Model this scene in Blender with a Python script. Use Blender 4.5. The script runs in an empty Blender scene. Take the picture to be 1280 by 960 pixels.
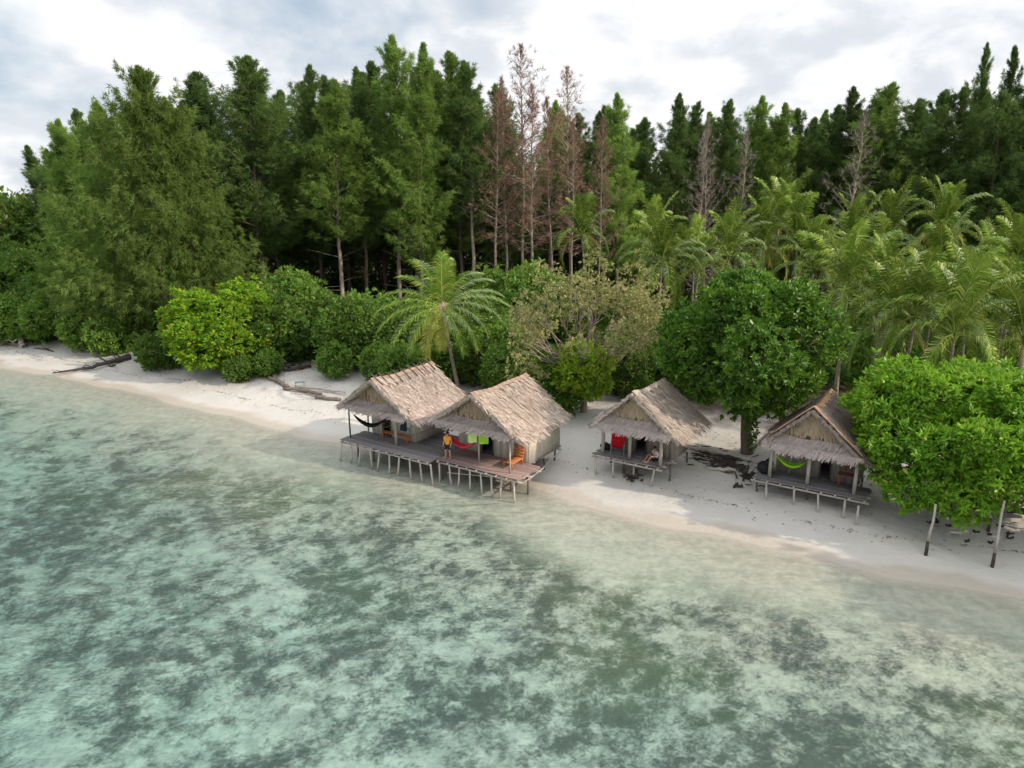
import bpy, bmesh, math, random
import numpy as np
from mathutils import Vector, Matrix

R = math.radians
PI = math.pi
SC = bpy.context.scene
COL = SC.collection

# ------------------------------------------------------------------ camera, sky, sun, exposure
CAM_H, CAM_P, CAM_F = 17.0, R(14.9), 881.0
cam_d = bpy.data.cameras.new('camera')
cam = bpy.data.objects.new('camera', cam_d)
COL.objects.link(cam)
cam.location = (0, 0, CAM_H)
cam.rotation_euler = (R(90) - CAM_P, 0, 0)
cam_d.sensor_width = 36.0
cam_d.lens = 36.0 * CAM_F / 1280.0
cam_d.clip_start = 0.5
cam_d.clip_end = 8000
SC.camera = cam

SUN_EL, SUN_AZ = R(28.5), R(-22)          # azimuth measured from +X towards +Y
sun_dir = Vector((math.cos(SUN_EL) * math.cos(SUN_AZ), math.cos(SUN_EL) * math.sin(SUN_AZ), math.sin(SUN_EL)))
sl = bpy.data.lights.new('sun', 'SUN')
sl.energy = 4.2
sl.angle = R(0.8)
sl.color = (1.0, 0.86, 0.70)
so = bpy.data.objects.new('sun', sl)
COL.objects.link(so)
so.rotation_euler = sun_dir.to_track_quat('Z', 'Y').to_euler()
so.location = (60, -20, 60)

SC.view_settings.view_transform = 'Standard'
SC.view_settings.look = 'None'
SC.view_settings.exposure = 0.12
SC.view_settings.gamma = 1.0
SC.view_settings.use_curve_mapping = False
SC.cycles.max_bounces = 6
SC.cycles.diffuse_bounces = 3
SC.cycles.glossy_bounces = 2
SC.cycles.transmission_bounces = 3
SC.cycles.transparent_max_bounces = 6
SC.cycles.volume_bounces = 0
SC.cycles.use_denoising = True


class NT:
    """small helper for node trees"""
    def __init__(self, tree):
        self.t = tree
        tree.nodes.clear()

    def n(self, kind, **kw):
        nd = self.t.nodes.new(kind)
        for k, v in kw.items():
            setattr(nd, k, v)
        return nd

    def l(self, a, b):
        self.t.links.new(a, b)

    def val(self, sock, v):
        if hasattr(v, 'links') or isinstance(v, bpy.types.NodeSocket):
            self.l(v, sock)
        else:
            sock.default_value = v

    def math(self, op, a, b=0.0, c=None, clamp=False):
        m = self.n('ShaderNodeMath', operation=op, use_clamp=clamp)
        self.val(m.inputs[0], a)
        self.val(m.inputs[1], b)
        if c is not None:
            self.val(m.inputs[2], c)
        return m.outputs[0]

    def mix(self, f, a, b, blend='MIX'):
        m = self.n('ShaderNodeMix', data_type='RGBA', blend_type=blend)
        m.clamp_factor = True
        self.val(m.inputs[0], f)
        self.val(m.inputs[6], a if not isinstance(a, tuple) else (*a[:3], 1))
        self.val(m.inputs[7], b if not isinstance(b, tuple) else (*b[:3], 1))
        return m.outputs[2]

    def ramp(self, f, lo, hi, a=0.0, b=1.0):
        m = self.n('ShaderNodeMapRange', interpolation_type='SMOOTHSTEP')
        self.val(m.inputs[0], f)
        for i, v in enumerate((lo, hi, a, b)):
            self.val(m.inputs[i + 1], v)
        return m.outputs[0]

    def noise(self, vec, scale, detail=4.0, rough=0.55, dist=0.0, dims='3D'):
        m = self.n('ShaderNodeTexNoise', noise_dimensions=dims)
        if vec is not None:
            self.l(vec, m.inputs['Vector'])
        self.val(m.inputs['Scale'], scale)
        m.inputs['Detail'].default_value = detail
        m.inputs['Roughness'].default_value = rough
        m.inputs['Distortion'].default_value = dist
        return m.outputs[0]

    def mapping(self, vec, scale=(1, 1, 1), rot=(0, 0, 0), loc=(0, 0, 0)):
        m = self.n('ShaderNodeMapping')
        self.l(vec, m.inputs[0])
        m.inputs['Location'].default_value = loc
        m.inputs['Rotation'].default_value = rot
        m.inputs['Scale'].default_value = scale
        return m.outputs[0]


world = bpy.data.worlds.new('World')
SC.world = world
world.use_nodes = True
w = NT(world.node_tree)
sky = w.n('ShaderNodeTexSky', sky_type='NISHITA')
sky.sun_disc = False
sky.sun_elevation = SUN_EL
sky.sun_rotation = R(90) - SUN_AZ
sky.air_density = 1.0
sky.dust_density = 1.5
sky.altitude = 20
tc = w.n('ShaderNodeTexCoord')
sep = w.n('ShaderNodeSeparateXYZ')
w.l(tc.outputs['Generated'], sep.inputs[0])
up = w.math('MAXIMUM', sep.outputs[2], 0.0)
den = w.math('ADD', up, 0.42)
cx = w.math('DIVIDE', sep.outputs[0], den)
cy = w.math('DIVIDE', sep.outputs[1], den)
cmb = w.n('ShaderNodeCombineXYZ')
w.l(cx, cmb.inputs[0])
w.l(cy, cmb.inputs[1])
cv = cmb.outputs[0]
big = w.noise(w.mapping(cv, loc=(3.1, 0.4, 0)), 2.0, 8, 0.52, 0.2)
fine = w.noise(w.mapping(cv, loc=(8.0, 2.4, 0)), 4.6, 9, 0.54, 0.25)
soft = w.noise(w.mapping(cv, loc=(1.7, 5.2, 0)), 1.7, 3, 0.5)
# towards the sun (right) the cloud is brighter
sunward = w.ramp(sep.outputs[0], -0.75, 0.25)
cover = w.ramp(w.math('ADD', big, w.math('MULTIPLY', sunward, 0.16)), 0.38, 0.60)
shade = w.ramp(w.math('ADD', w.math('ADD', w.math('MULTIPLY', fine, 0.75), w.math('MULTIPLY', soft, 0.35)),
                      w.math('MULTIPLY', sunward, 0.07)), 0.48, 0.66)
cloud_col = w.mix(shade, (7.0, 7.4, 7.95), (9.7, 9.7, 9.8))
blue_col = w.mix(0.70, sky.outputs[0], (4.9, 6.0, 7.1))
sky_col = w.mix(cover, blue_col, cloud_col)
# an overcast sky is brighter overhead than near the horizon
zen = w.ramp(sep.outputs[2], 0.22, 1.0, 1.0, 2.05)
vm = w.n('ShaderNodeVectorMath', operation='SCALE')
w.l(sky_col, vm.inputs[0])
w.l(zen, vm.inputs['Scale'])
sky_col = vm.outputs[0]
low = w.ramp(sep.outputs[2], -0.06, 0.0)
sky_col = w.mix(low, (2.2, 2.7, 2.6), sky_col)
bg = w.n('ShaderNodeBackground')
w.l(sky_col, bg.inputs[0])
bg.inputs[1].default_value = 0.10
wo = w.n('ShaderNodeOutputWorld')
w.l(bg.outputs[0], wo.inputs[0])


# ------------------------------------------------------------------ helpers
def ray(u, v):
    a = (u - 640) / CAM_F
    b = -(v - 480) / CAM_F
    return np.array((a, math.cos(CAM_P) + b * math.sin(CAM_P), -math.sin(CAM_P) + b * math.cos(CAM_P)))


def at(u, v, z=0.0):
    d = ray(u, v)
    t = (z - CAM_H) / d[2]
    return np.array((d[0] * t, d[1] * t, z))


def far(u, Y, v=None):
    """x (and height for photo row v) of something standing Y metres out"""
    d = ray(u, 330 if v is None else v)
    t = Y / d[1]
    return d[0] * t, CAM_H + d[2] * t


def tag(o, label=None, cat=None, group=None, kind=None):
    if label:
        o['label'] = label
    if cat:
        o['category'] = cat
    if group:
        o['group'] = group
    if kind:
        o['kind'] = kind
    return o


def empty(name, loc, rz=0.0, label=None, cat=None, group=None, scale=1.0):
    o = bpy.data.objects.new(name, None)
    o.empty_display_size = 0.3
    COL.objects.link(o)
    o.location = tuple(loc)
    o.rotation_euler = (0, 0, rz)
    o.scale = (scale,) * 3 if not isinstance(scale, tuple) else scale
    return tag(o, label, cat, group)


def mesh_obj(name, me, parent=None):
    o = bpy.data.objects.new(name, me)
    COL.objects.link(o)
    if parent is not None:
        o.parent = parent
    return o


def np_mesh(name, V, F, mat=None, smooth=False):
    """F: int array (n,k) or list of such arrays"""
    V = np.asarray(V, dtype=np.float32).reshape(-1, 3)
    Fs = F if isinstance(F, list) else [F]
    Fs = [np.asarray(f, dtype=np.int32) for f in Fs if len(f)]
    me = bpy.data.meshes.new(name)
    me.vertices.add(len(V))
    me.vertices.foreach_set('co', V.ravel())
    loops = np.concatenate([f.ravel() for f in Fs])
    tot = np.concatenate([np.full(len(f), f.shape[1], dtype=np.int32) for f in Fs])
    start = np.concatenate([[0], np.cumsum(tot)[:-1]]).astype(np.int32)
    me.loops.add(len(loops))
    me.loops.foreach_set('vertex_index', loops)
    me.polygons.add(len(tot))
    me.polygons.foreach_set('loop_start', start)
    me.polygons.foreach_set('loop_total', tot)
    if smooth:
        me.polygons.foreach_set('use_smooth', np.ones(len(tot), dtype=bool))
    if mat is not None:
        me.materials.append(mat)
    me.update(calc_edges=True)
    return me


class MB:
    """collects boxes, bars, tubes and sheets into ONE mesh"""
    def __init__(self):
        self.V, self.Q, self.T, self.n = [], [], [], 0

    def add(self, V, Q=None, T=None):
        V = np.asarray(V, dtype=np.float64).reshape(-1, 3)
        self.V.append(V)
        if Q is not None and len(Q):
            self.Q.append(np.asarray(Q) + self.n)
        if T is not None and len(T):
            self.T.append(np.asarray(T) + self.n)
        self.n += len(V)
        return self

    def box(self, c, s, rot=None):
        c, s = np.array(c, float), np.array(s, float) / 2
        P = np.array([(x, y, z) for x in (-1, 1) for y in (-1, 1) for z in (-1, 1)], float) * s
        if rot is not None:
            P = P @ np.array(rot).T
        return self.add(P + c, [(0, 1, 3, 2), (4, 6, 7, 5), (0, 4, 5, 1), (2, 3, 7, 6), (0, 2, 6, 4), (1, 5, 7, 3)])

    def tube(self, pts, rad, k=6, cap=True):
        P = np.asarray(pts, float)
        n = len(P)
        rad = np.full(n, rad) if np.isscalar(rad) else np.asarray(rad, float)
        T = np.gradient(P, axis=0)
        T /= np.linalg.norm(T, axis=1)[:, None] + 1e-9
        ref = np.array((0, 0, 1.0)) if abs(T[0][2]) < 0.9 else np.array((1.0, 0, 0))
        ang = np.arange(k) * 2 * PI / k
        rings = []
        for i in range(n):
            a = np.cross(T[i], ref)
            a /= np.linalg.norm(a) + 1e-9
            b = np.cross(T[i], a)
            ref = np.cross(a, T[i])
            rings.append(P[i] + rad[i] * (np.cos(ang)[:, None] * a + np.sin(ang)[:, None] * b))
        V = np.concatenate(rings)
        Q = [(i * k + j, i * k + (j + 1) % k, (i + 1) * k + (j + 1) % k, (i + 1) * k + j) for i in range(n - 1) for j in range(k)]
        Tt = []
        if cap:
            V = np.concatenate([V, P[:1], P[-1:]])
            c0, c1 = n * k, n * k + 1
            Tt = [(c0, (j + 1) % k, j) for j in range(k)] + [(c1, (n - 1) * k + j, (n - 1) * k + (j + 1) % k) for j in range(k)]
        return self.add(V, Q, Tt)

    def sheet(self, G):
        """G: (m,n,3) grid of points"""
        m, n = G.shape[:2]
        idx = np.arange(m * n).reshape(m, n)
        Q = np.stack([idx[:-1, :-1], idx[1:, :-1], idx[1:, 1:], idx[:-1, 1:]], -1).reshape(-1, 4)
        return self.add(G.reshape(-1, 3), Q)

    def ball(self, c, r, nu=10, nv=7):
        c = np.array(c, float)
        r = np.array(r, float) * np.ones(3)
        th = np.linspace(0, PI, nv)
        ph = np.arange(nu) * 2 * PI / nu
        G = np.array([[(math.sin(t) * math.cos(p), math.sin(t) * math.sin(p), math.cos(t)) for p in list(ph) + [0]] for t in th])
        return self.sheet(c + G * r)

    def mesh(self, name, mat, smooth=False):
        F = []
        if self.Q:
            F.append(np.concatenate(self.Q))
        if self.T:
            F.append(np.concatenate(self.T))
        return np_mesh(name, np.concatenate(self.V), F, mat, smooth)

    def build(self, name, mat, parent=None, smooth=False):
        return mesh_obj(name, self.mesh(name, mat, smooth), parent)


def nrm(v):
    return v / (np.linalg.norm(v, axis=-1, keepdims=True) + 1e-9)


# ------------------------------------------------------------------ materials
MATS = {}


def new_mat(name):
    m = bpy.data.materials.new(name)
    m.use_nodes = True
    MATS[name] = m
    return m, NT(m.node_tree)


def principled(t, col, rough=0.8, spec=0.2, bump=None, bs=0.3, bd=0.02):
    p = t.n('ShaderNodeBsdfPrincipled')
    t.val(p.inputs['Base Color'], col if not isinstance(col, tuple) else (*col, 1))
    t.val(p.inputs['Roughness'], rough)
    p.inputs['Specular IOR Level'].default_value = spec
    if bump is not None:
        b = t.n('ShaderNodeBump')
        b.inputs['Strength'].default_value = bs
        b.inputs['Distance'].default_value = bd
        t.l(bump, b.inputs['Height'])
        t.l(b.outputs[0], p.inputs['Normal'])
    o = t.n('ShaderNodeOutputMaterial')
    t.l(p.outputs[0], o.inputs[0])
    return p


def wood(name, c1, c2, scale=6.0, stretch=(1, 1, 1), rough=0.85, island=0.5):
    m, t = new_mat(name)
    tc = t.n('ShaderNodeTexCoord')
    nz = t.noise(t.mapping(tc.outputs['Object'], scale=stretch), scale, 6, 0.65)
    g = t.n('ShaderNodeNewGeometry')
    f = t.math('ADD', t.math('MULTIPLY', t.ramp(nz, 0.3, 0.7), 1 - island), t.math('MULTIPLY', g.outputs['Random Per Island'], island))
    principled(t, t.mix(f, c1, c2), rough, 0.15, nz, 0.5, 0.02)
    return m


def leaf(name, c1, c2, c3=None, trans=0.3, gloss=0.0, objvar=0.35, rough=0.45):
    """foliage: each leaf its own tint between c1 and c2, a few of c3"""
    m, t = new_mat(name)
    g = t.n('ShaderNodeNewGeometry')
    oi = t.n('ShaderNodeObjectInfo')
    tc = t.n('ShaderNodeTexCoord')
    r = g.outputs['Random Per Island']
    clump = t.noise(tc.outputs['Object'], 0.55, 3, 0.6)
    f = t.math('ADD', t.math('MULTIPLY', r, 0.55), t.math('MULTIPLY', t.ramp(clump, 0.35, 0.65), 0.45))
    col = t.mix(f, c1, c2)
    if c3:
        col = t.mix(t.math('GREATER_THAN', t.math('FRACT', t.math('MULTIPLY', r, 37.0)), 0.90), col, c3)
    vary = t.math('ADD', 1 - objvar / 2, t.math('MULTIPLY', oi.outputs['Random'], objvar))
    hs = t.n('ShaderNodeHueSaturation')
    t.l(col, hs.inputs['Color'])
    t.l(vary, hs.inputs['Value'])
    hs.inputs['Hue'].default_value = 0.5
    col = hs.outputs[0]
    d = t.n('ShaderNodeBsdfDiffuse')
    t.l(col, d.inputs[0])
    tr = t.n('ShaderNodeBsdfTranslucent')
    hs2 = t.n('ShaderNodeHueSaturation')
    t.l(col, hs2.inputs['Color'])
    hs2.inputs['Value'].default_value = 1.35
    hs2.inputs['Hue'].default_value = 0.487
    t.l(hs2.outputs[0], tr.inputs[0])
    mx = t.n('ShaderNodeMixShader')
    mx.inputs[0].default_value = trans
    t.l(d.outputs[0], mx.inputs[1])
    t.l(tr.outputs[0], mx.inputs[2])
    out = mx.outputs[0]
    if gloss:
        gl = t.n('ShaderNodeBsdfGlossy')
        gl.inputs['Roughness'].default_value = rough
        gl.inputs[0].default_value = (1, 1, 1, 1)
        m2 = t.n('ShaderNodeMixShader')
        lw = t.n('ShaderNodeFresnel')
        lw.inputs[0].default_value = 1.4
        t.l(t.math('MULTIPLY', lw.outputs[0], gloss), m2.inputs[0])
        t.l(out, m2.inputs[1])
        t.l(gl.outputs[0], m2.inputs[2])
        out = m2.outputs[0]
    o = t.n('ShaderNodeOutputMaterial')
    t.l(out, o.inputs[0])
    return m


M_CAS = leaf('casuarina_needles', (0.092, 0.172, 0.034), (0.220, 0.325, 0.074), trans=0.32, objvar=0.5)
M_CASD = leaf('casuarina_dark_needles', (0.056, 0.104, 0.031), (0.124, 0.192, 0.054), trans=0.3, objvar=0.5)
M_CASO = leaf('casuarina_olive_needles', (0.075, 0.128, 0.028), (0.158, 0.222, 0.056), trans=0.32, objvar=0.2)
M_DEAD = leaf('dead_needles', (0.175, 0.105, 0.078), (0.29, 0.195, 0.15), trans=0.15, objvar=0.4)
M_TWIG = leaf('bare_twigs', (0.17, 0.145, 0.125), (0.28, 0.24, 0.21), trans=0.0, objvar=0.2)
M_BUSH = leaf('bush_leaves', (0.050, 0.125, 0.018), (0.130, 0.235, 0.036), (0.19, 0.22, 0.05), trans=0.34, gloss=0.05, objvar=0.7, rough=0.6)
M_ROUND = leaf('dark_glossy_leaves', (0.032, 0.098, 0.010), (0.120, 0.240, 0.022), (0.16, 0.29, 0.035), trans=0.28, gloss=0.10, objvar=0.0, rough=0.6)
M_YELLOW = leaf('yellow_green_leaves', (0.085, 0.215, 0.015), (0.215, 0.365, 0.026), (0.36, 0.37, 0.02), trans=0.34, gloss=0.04, objvar=0.0, rough=0.6)
M_RIGHT = leaf('bright_green_leaves', (0.075, 0.215, 0.014), (0.225, 0.41, 0.032), (0.32, 0.43, 0.07), trans=0.34, gloss=0.05, objvar=0.0, rough=0.6)
M_PALE = leaf('pale_dry_leaves', (0.20, 0.215, 0.075), (0.39, 0.365, 0.17), (0.13, 0.23, 0.04), trans=0.25, objvar=0.0)
M_PALEG = leaf('yellowish_green_leaves', (0.14, 0.26, 0.02), (0.27, 0.38, 0.04), trans=0.32, objvar=0.2)
M_PALM = leaf('palm_leaflets', (0.048, 0.105, 0.012), (0.190, 0.275, 0.036), (0.30, 0.36, 0.08), trans=0.16, gloss=0.09, objvar=0.4, rough=0.6)
M_RIB = leaf('palm_midribs', (0.19, 0.26, 0.06), (0.29, 0.34, 0.10), trans=0.0, objvar=0.2)
M_PALMY = leaf('yellow_palm_leaflets', (0.19, 0.22, 0.035), (0.36, 0.34, 0.08), trans=0.3, gloss=0.04, objvar=0.3, rough=0.6)
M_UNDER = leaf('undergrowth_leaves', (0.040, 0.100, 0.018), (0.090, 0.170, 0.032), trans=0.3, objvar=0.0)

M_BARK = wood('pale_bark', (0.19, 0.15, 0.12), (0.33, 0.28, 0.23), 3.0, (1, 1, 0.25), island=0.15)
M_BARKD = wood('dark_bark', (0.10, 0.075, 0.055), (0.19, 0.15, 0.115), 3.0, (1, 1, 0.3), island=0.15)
M_PALMB = wood('palm_bark', (0.17, 0.14, 0.11), (0.30, 0.26, 0.21), 4.0, (0.4, 0.4, 3.0), island=0.1)
M_DECK = wood('weathered_planks', (0.125, 0.115, 0.115), (0.25, 0.235, 0.235), 5.0, (1, 1, 1), island=0.6)
M_DECKR = wood('reddish_planks', (0.17, 0.115, 0.10), (0.29, 0.215, 0.195), 5.0, island=0.6)
M_POLE = wood('pale_poles', (0.28, 0.25, 0.215), (0.46, 0.425, 0.38), 5.0, (1, 1, 0.3), island=0.35)
M_POLED = wood('dark_poles', (0.075, 0.062, 0.052), (0.15, 0.13, 0.11), 5.0, (1, 1, 0.3), island=0.4)
M_DRIFT = wood('dark_driftwood', (0.035, 0.028, 0.025), (0.085, 0.07, 0.06), 4.0, island=0.4)
M_DRIFTP = wood('pale_driftwood', (0.30, 0.26, 0.21), (0.48, 0.43, 0.36), 3.0, island=0.4)
M_DRIFTB = wood('brown_driftwood', (0.13, 0.10, 0.08), (0.25, 0.20, 0.165), 3.0, island=0.4)
M_ORANGE = wood('orange_timber', (0.42, 0.13, 0.045), (0.56, 0.21, 0.075), 6.0, island=0.4)
M_REDWOOD = wood('red_brown_timber', (0.17, 0.07, 0.045), (0.27, 0.12, 0.075), 6.0, island=0.4)
M_BAMBOO = wood('bamboo_battens', (0.25, 0.20, 0.155), (0.38, 0.31, 0.25), 5.0, island=0.5)


def thatch(name, c1, c2, c3):
    m, t = new_mat(name)
    tc = t.n('ShaderNodeTexCoord')
    g = t.n('ShaderNodeNewGeometry')
    n1 = t.noise(tc.outputs['Object'], 0.7, 4, 0.6)
    n2 = t.noise(tc.outputs['Object'], 7.0, 5, 0.7)
    f = t.math('ADD', t.math('MULTIPLY', t.ramp(n2, 0.3, 0.7), 0.45), t.math('MULTIPLY', g.outputs['Random Per Island'], 0.55))
    col = t.mix(f, c1, c2)
    col = t.mix(t.math('MULTIPLY', t.ramp(n1, 0.47, 0.70), 0.65), col, c3)
    principled(t, col, 0.9, 0.1, n2, 0.6, 0.03)
    return m


M_TH1 = thatch('pinkish_thatch', (0.19, 0.145, 0.12), (0.61, 0.515, 0.445), (0.31, 0.235, 0.20))
M_TH2 = thatch('straw_thatch', (0.20, 0.15, 0.12), (0.62, 0.52, 0.44), (0.32, 0.25, 0.21))
M_TH3 = thatch('grey_thatch', (0.18, 0.145, 0.12), (0.55, 0.47, 0.395), (0.31, 0.265, 0.23))
M_TH4 = thatch('dark_grey_thatch', (0.11, 0.088, 0.076), (0.34, 0.285, 0.25), (0.24, 0.17, 0.13))
M_SKIRT = thatch('faded_fringe_thatch', (0.25, 0.205, 0.19), (0.46, 0.39, 0.355), (0.33, 0.28, 0.265))
M_CAP = thatch('reddish_brown_ridge', (0.20, 0.135, 0.105), (0.38, 0.28, 0.22), (0.24, 0.155, 0.12))
M_TAN = thatch('fresh_tan_thatch', (0.24, 0.14, 0.085), (0.44, 0.28, 0.175), (0.32, 0.20, 0.12))


def woven(name, c1, c2, sc=9.0):
    m, t = new_mat(name)
    tc = t.n('ShaderNodeTexCoord')
    wv = t.n('ShaderNodeTexWave', wave_type='BANDS', bands_direction='X')
    t.l(tc.outputs['Object'], wv.inputs[0])
    wv.inputs['Scale'].default_value = sc * 0.25
    wv.inputs['Distortion'].default_value = 1.2
    wv.inputs['Detail'].default_value = 2
    n2 = t.noise(t.mapping(tc.outputs['Object'], scale=(1, 1, 0.35)), 5.0, 5, 0.7)
    n3 = t.noise(tc.outputs['Object'], 0.9, 3, 0.6)
    f = t.math('ADD', t.math('MULTIPLY', wv.outputs[1], 0.25), t.math('ADD', t.math('MULTIPLY', t.ramp(n2, 0.3, 0.7), 0.45), t.math('MULTIPLY', n3, 0.3)))
    principled(t, t.mix(f, c1, c2), 0.85, 0.15, wv.outputs[1], 0.4, 0.02)
    return m


M_WALL = woven('pale_woven_walls', (0.42, 0.375, 0.30), (0.68, 0.63, 0.54))
M_WALLG = woven('greyish_woven_walls', (0.20, 0.175, 0.145), (0.37, 0.335, 0.285))
M_GABLE = woven('brown_woven_gable', (0.22, 0.155, 0.10), (0.46, 0.355, 0.25), 14)


def plain(name, col, col2=None, rough=0.8, scale=8.0):
    m, t = new_mat(name)
    tc = t.n('ShaderNodeTexCoord')
    nz = t.noise(tc.outputs['Object'], scale, 4, 0.6)
    principled(t, t.mix(t.ramp(nz, 0.3, 0.7), col, col2 or tuple(c * 0.75 for c in col)), rough, 0.2, nz, 0.3, 0.01)
    return m


M_BLACK = plain('black_cloth', (0.012, 0.012, 0.014), (0.025, 0.025, 0.028))
M_RED = plain('red_cloth', (0.62, 0.012, 0.022), (0.48, 0.01, 0.018))
M_PINK = plain('pinkish_red_cloth', (0.66, 0.055, 0.085), (0.52, 0.035, 0.06))
M_LIME = plain('lime_cloth', (0.36, 0.62, 0.04), (0.29, 0.52, 0.03))
M_LIMEP = plain('pale_lime_cloth', (0.55, 0.72, 0.26), (0.48, 0.66, 0.20))
M_GREENH = plain('lime_green_hammock_cloth', (0.30, 0.66, 0.02), (0.22, 0.50, 0.02))
M_ORSH = plain('orange_shirt_cloth', (0.78, 0.30, 0.02), (0.66, 0.24, 0.02))
M_WHSH = plain('white_shirt_cloth', (0.62, 0.62, 0.72), (0.5, 0.5, 0.6))
M_SKIN = plain('skin', (0.46, 0.25, 0.17), (0.42, 0.22, 0.145), 0.6)
M_HAIR = plain('dark_hair', (0.02, 0.014, 0.01), (0.03, 0.02, 0.015), 0.6)
M_DKBLUE = plain('dark_blue_cloth', (0.02, 0.03, 0.05), (0.035, 0.05, 0.08))
M_WHITEC = plain('white_cloth', (0.62, 0.62, 0.62), (0.5, 0.5, 0.52))
M_TEAL = plain('faded_teal_cloth', (0.10, 0.24, 0.22), (0.07, 0.17, 0.16))
M_ROPE = plain('rope', (0.42, 0.38, 0.32), (0.3, 0.27, 0.22))
M_NUT = plain('coconut_husk', (0.36, 0.17, 0.035), (0.24, 0.12, 0.03))
M_GREY = plain('bluish_grey_paint', (0.24, 0.30, 0.33), (0.18, 0.22, 0.25))
M_EYE = plain('eye_dark', (0.02, 0.015, 0.012), (0.03, 0.02, 0.02), 0.3)
M_METAL = plain('grey_metal_tube', (0.38, 0.38, 0.39), (0.3, 0.3, 0.31), 0.4)

# ------------------------------------------------------------------ shoreline and terrain
SH_PX = [(0, 458), (60, 470), (110, 478), (190, 497), (300, 525), (400, 550), (520, 578), (640, 603), (740, 635), (860, 662), (1000, 695), (1150, 725), (1280, 748)]
SH = [(-1500, 900), (-400, 290), (-150, 140), (-95, 98), (-70, 81)] + [tuple(at(*p)[:2]) for p in SH_PX] + [(30, 24.0), (42, 18.5), (70, 5), (150, -35), (500, -220), (1500, -800)]
SH = np.array(SH)
# densify with a monotone smooth curve
_xs = np.concatenate([np.linspace(-1500, -100, 60), np.arange(-100, 70, 0.5), np.linspace(70, 1500, 60)])
_ys = np.interp(_xs, SH[:, 0], SH[:, 1])
_k = np.exp(-np.linspace(-2, 2, 13) ** 2)
_k /= _k.sum()
_mid = (_xs > -90) & (_xs < 60)
_sm = np.convolve(_ys, _k, mode='same')
_ys = np.where(_mid, _sm, _ys)
_ys += np.where(_mid, 0.28 * np.sin(_xs * 0.55 + 1) + 0.15 * np.sin(_xs * 1.35), 0)
SHD = np.stack([_xs, _ys], 1)


def shore_d(x, y):
    """signed distance to the water's edge, positive inland"""
    x = np.asarray(x, float).ravel()
    y = np.asarray(y, float).ravel()
    out = np.full(len(x), 1e9)
    A, B = SHD[:-1], SHD[1:]
    D = B - A
    L2 = (D ** 2).sum(1) + 1e-9
    for s in range(0, len(x), 20000):
        px, py = x[s:s + 20000, None], y[s:s + 20000, None]
        t = np.clip(((px - A[:, 0]) * D[:, 0] + (py - A[:, 1]) * D[:, 1]) / L2, 0, 1)
        dd = (px - A[:, 0] - t * D[:, 0]) ** 2 + (py - A[:, 1] - t * D[:, 1]) ** 2
        out[s:s + 20000] = np.sqrt(dd.min(1))
    sg = np.where(y > np.interp(x, SHD[:, 0], SHD[:, 1]), 1, -1)
    return out * sg


def height_from(d, x, y):
    land = np.where(d < 9, 0.105 * d, 0.945 + 0.35 * (1 - np.exp(-(d - 9) / 12)))
    sea = np.where(d > -12, 0.075 * d, -0.9 + 0.032 * (d + 12))
    sea = np.maximum(sea, -5)
    z = np.where(d > 0, land, sea)
    bump = 0.05 * np.sin(x * 0.8 + 1.3 * np.sin(y * 0.37)) + 0.04 * np.sin(y * 1.1 + 0.7 * np.sin(x * 0.6)) + 0.03 * np.sin(x * 2.1 + y * 1.7)
    return z + bump * np.clip(np.abs(d) / 4, 0, 1) * np.where(d > 0, 1, 1.2)


def gz(x, y):
    return float(height_from(shore_d([x], [y]), np.array([x]), np.array([y]))[0])


def ground(u, v):
    z = 0.5
    for _ in range(6):
        p = at(u, v, z)
        z = gz(p[0], p[1])
    return np.array((p[0], p[1], z))


def axis(segs):
    out = []
    for a, b, s in segs:
        out.append(np.arange(a, b, s))
    return np.concatenate(out + [[segs[-1][1]]])


gx = axis([(-1500, -300, 80), (-300, -120, 12), (-120, -64, 2), (-64, 48, 0.4), (48, 120, 2), (120, 300, 12), (300, 1500, 80)])
gy = axis([(-800, -100, 60), (-100, 8, 8), (8, 16, 1), (16, 76, 0.4), (76, 150, 1.5), (150, 300, 10), (300, 1200, 75)])
X, Y = np.meshgrid(gx, gy, indexing='ij')
D = shore_d(X, Y)
Z = height_from(D, X.ravel(), Y.ravel())
tb = MB().sheet(np.stack([X.ravel(), Y.ravel(), Z], 1).reshape(X.shape + (3,)))
gm, t = new_mat('sand_and_seabed')
tc = t.n('ShaderNodeTexCoord')
ob = tc.outputs['Object']
at_n = t.n('ShaderNodeAttribute')
at_n.attribute_name = 'shore'
sd = at_n.outputs['Fac']
sandn = t.noise(ob, 0.35, 6, 0.6)
sandf = t.noise(ob, 6.0, 4, 0.7)
sand = t.mix(sandn, (0.51, 0.485, 0.445), (0.42, 0.40, 0.37))
sand = t.mix(t.math('MULTIPLY', t.ramp(sandf, 0.55, 0.75), 0.25), sand, (0.36, 0.32, 0.27))
# wet band along the water's edge
wob = t.math('ADD', sd, t.math('MULTIPLY', t.math('SUBTRACT', t.noise(ob, 0.4, 3, 0.5), 0.5), 2.2))
wet = t.math('MULTIPLY', t.ramp(wob, 1.5, 0.5), t.ramp(wob, -1.8, -0.4))
land = t.mix(wet, sand, (0.40, 0.36, 0.305))
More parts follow.
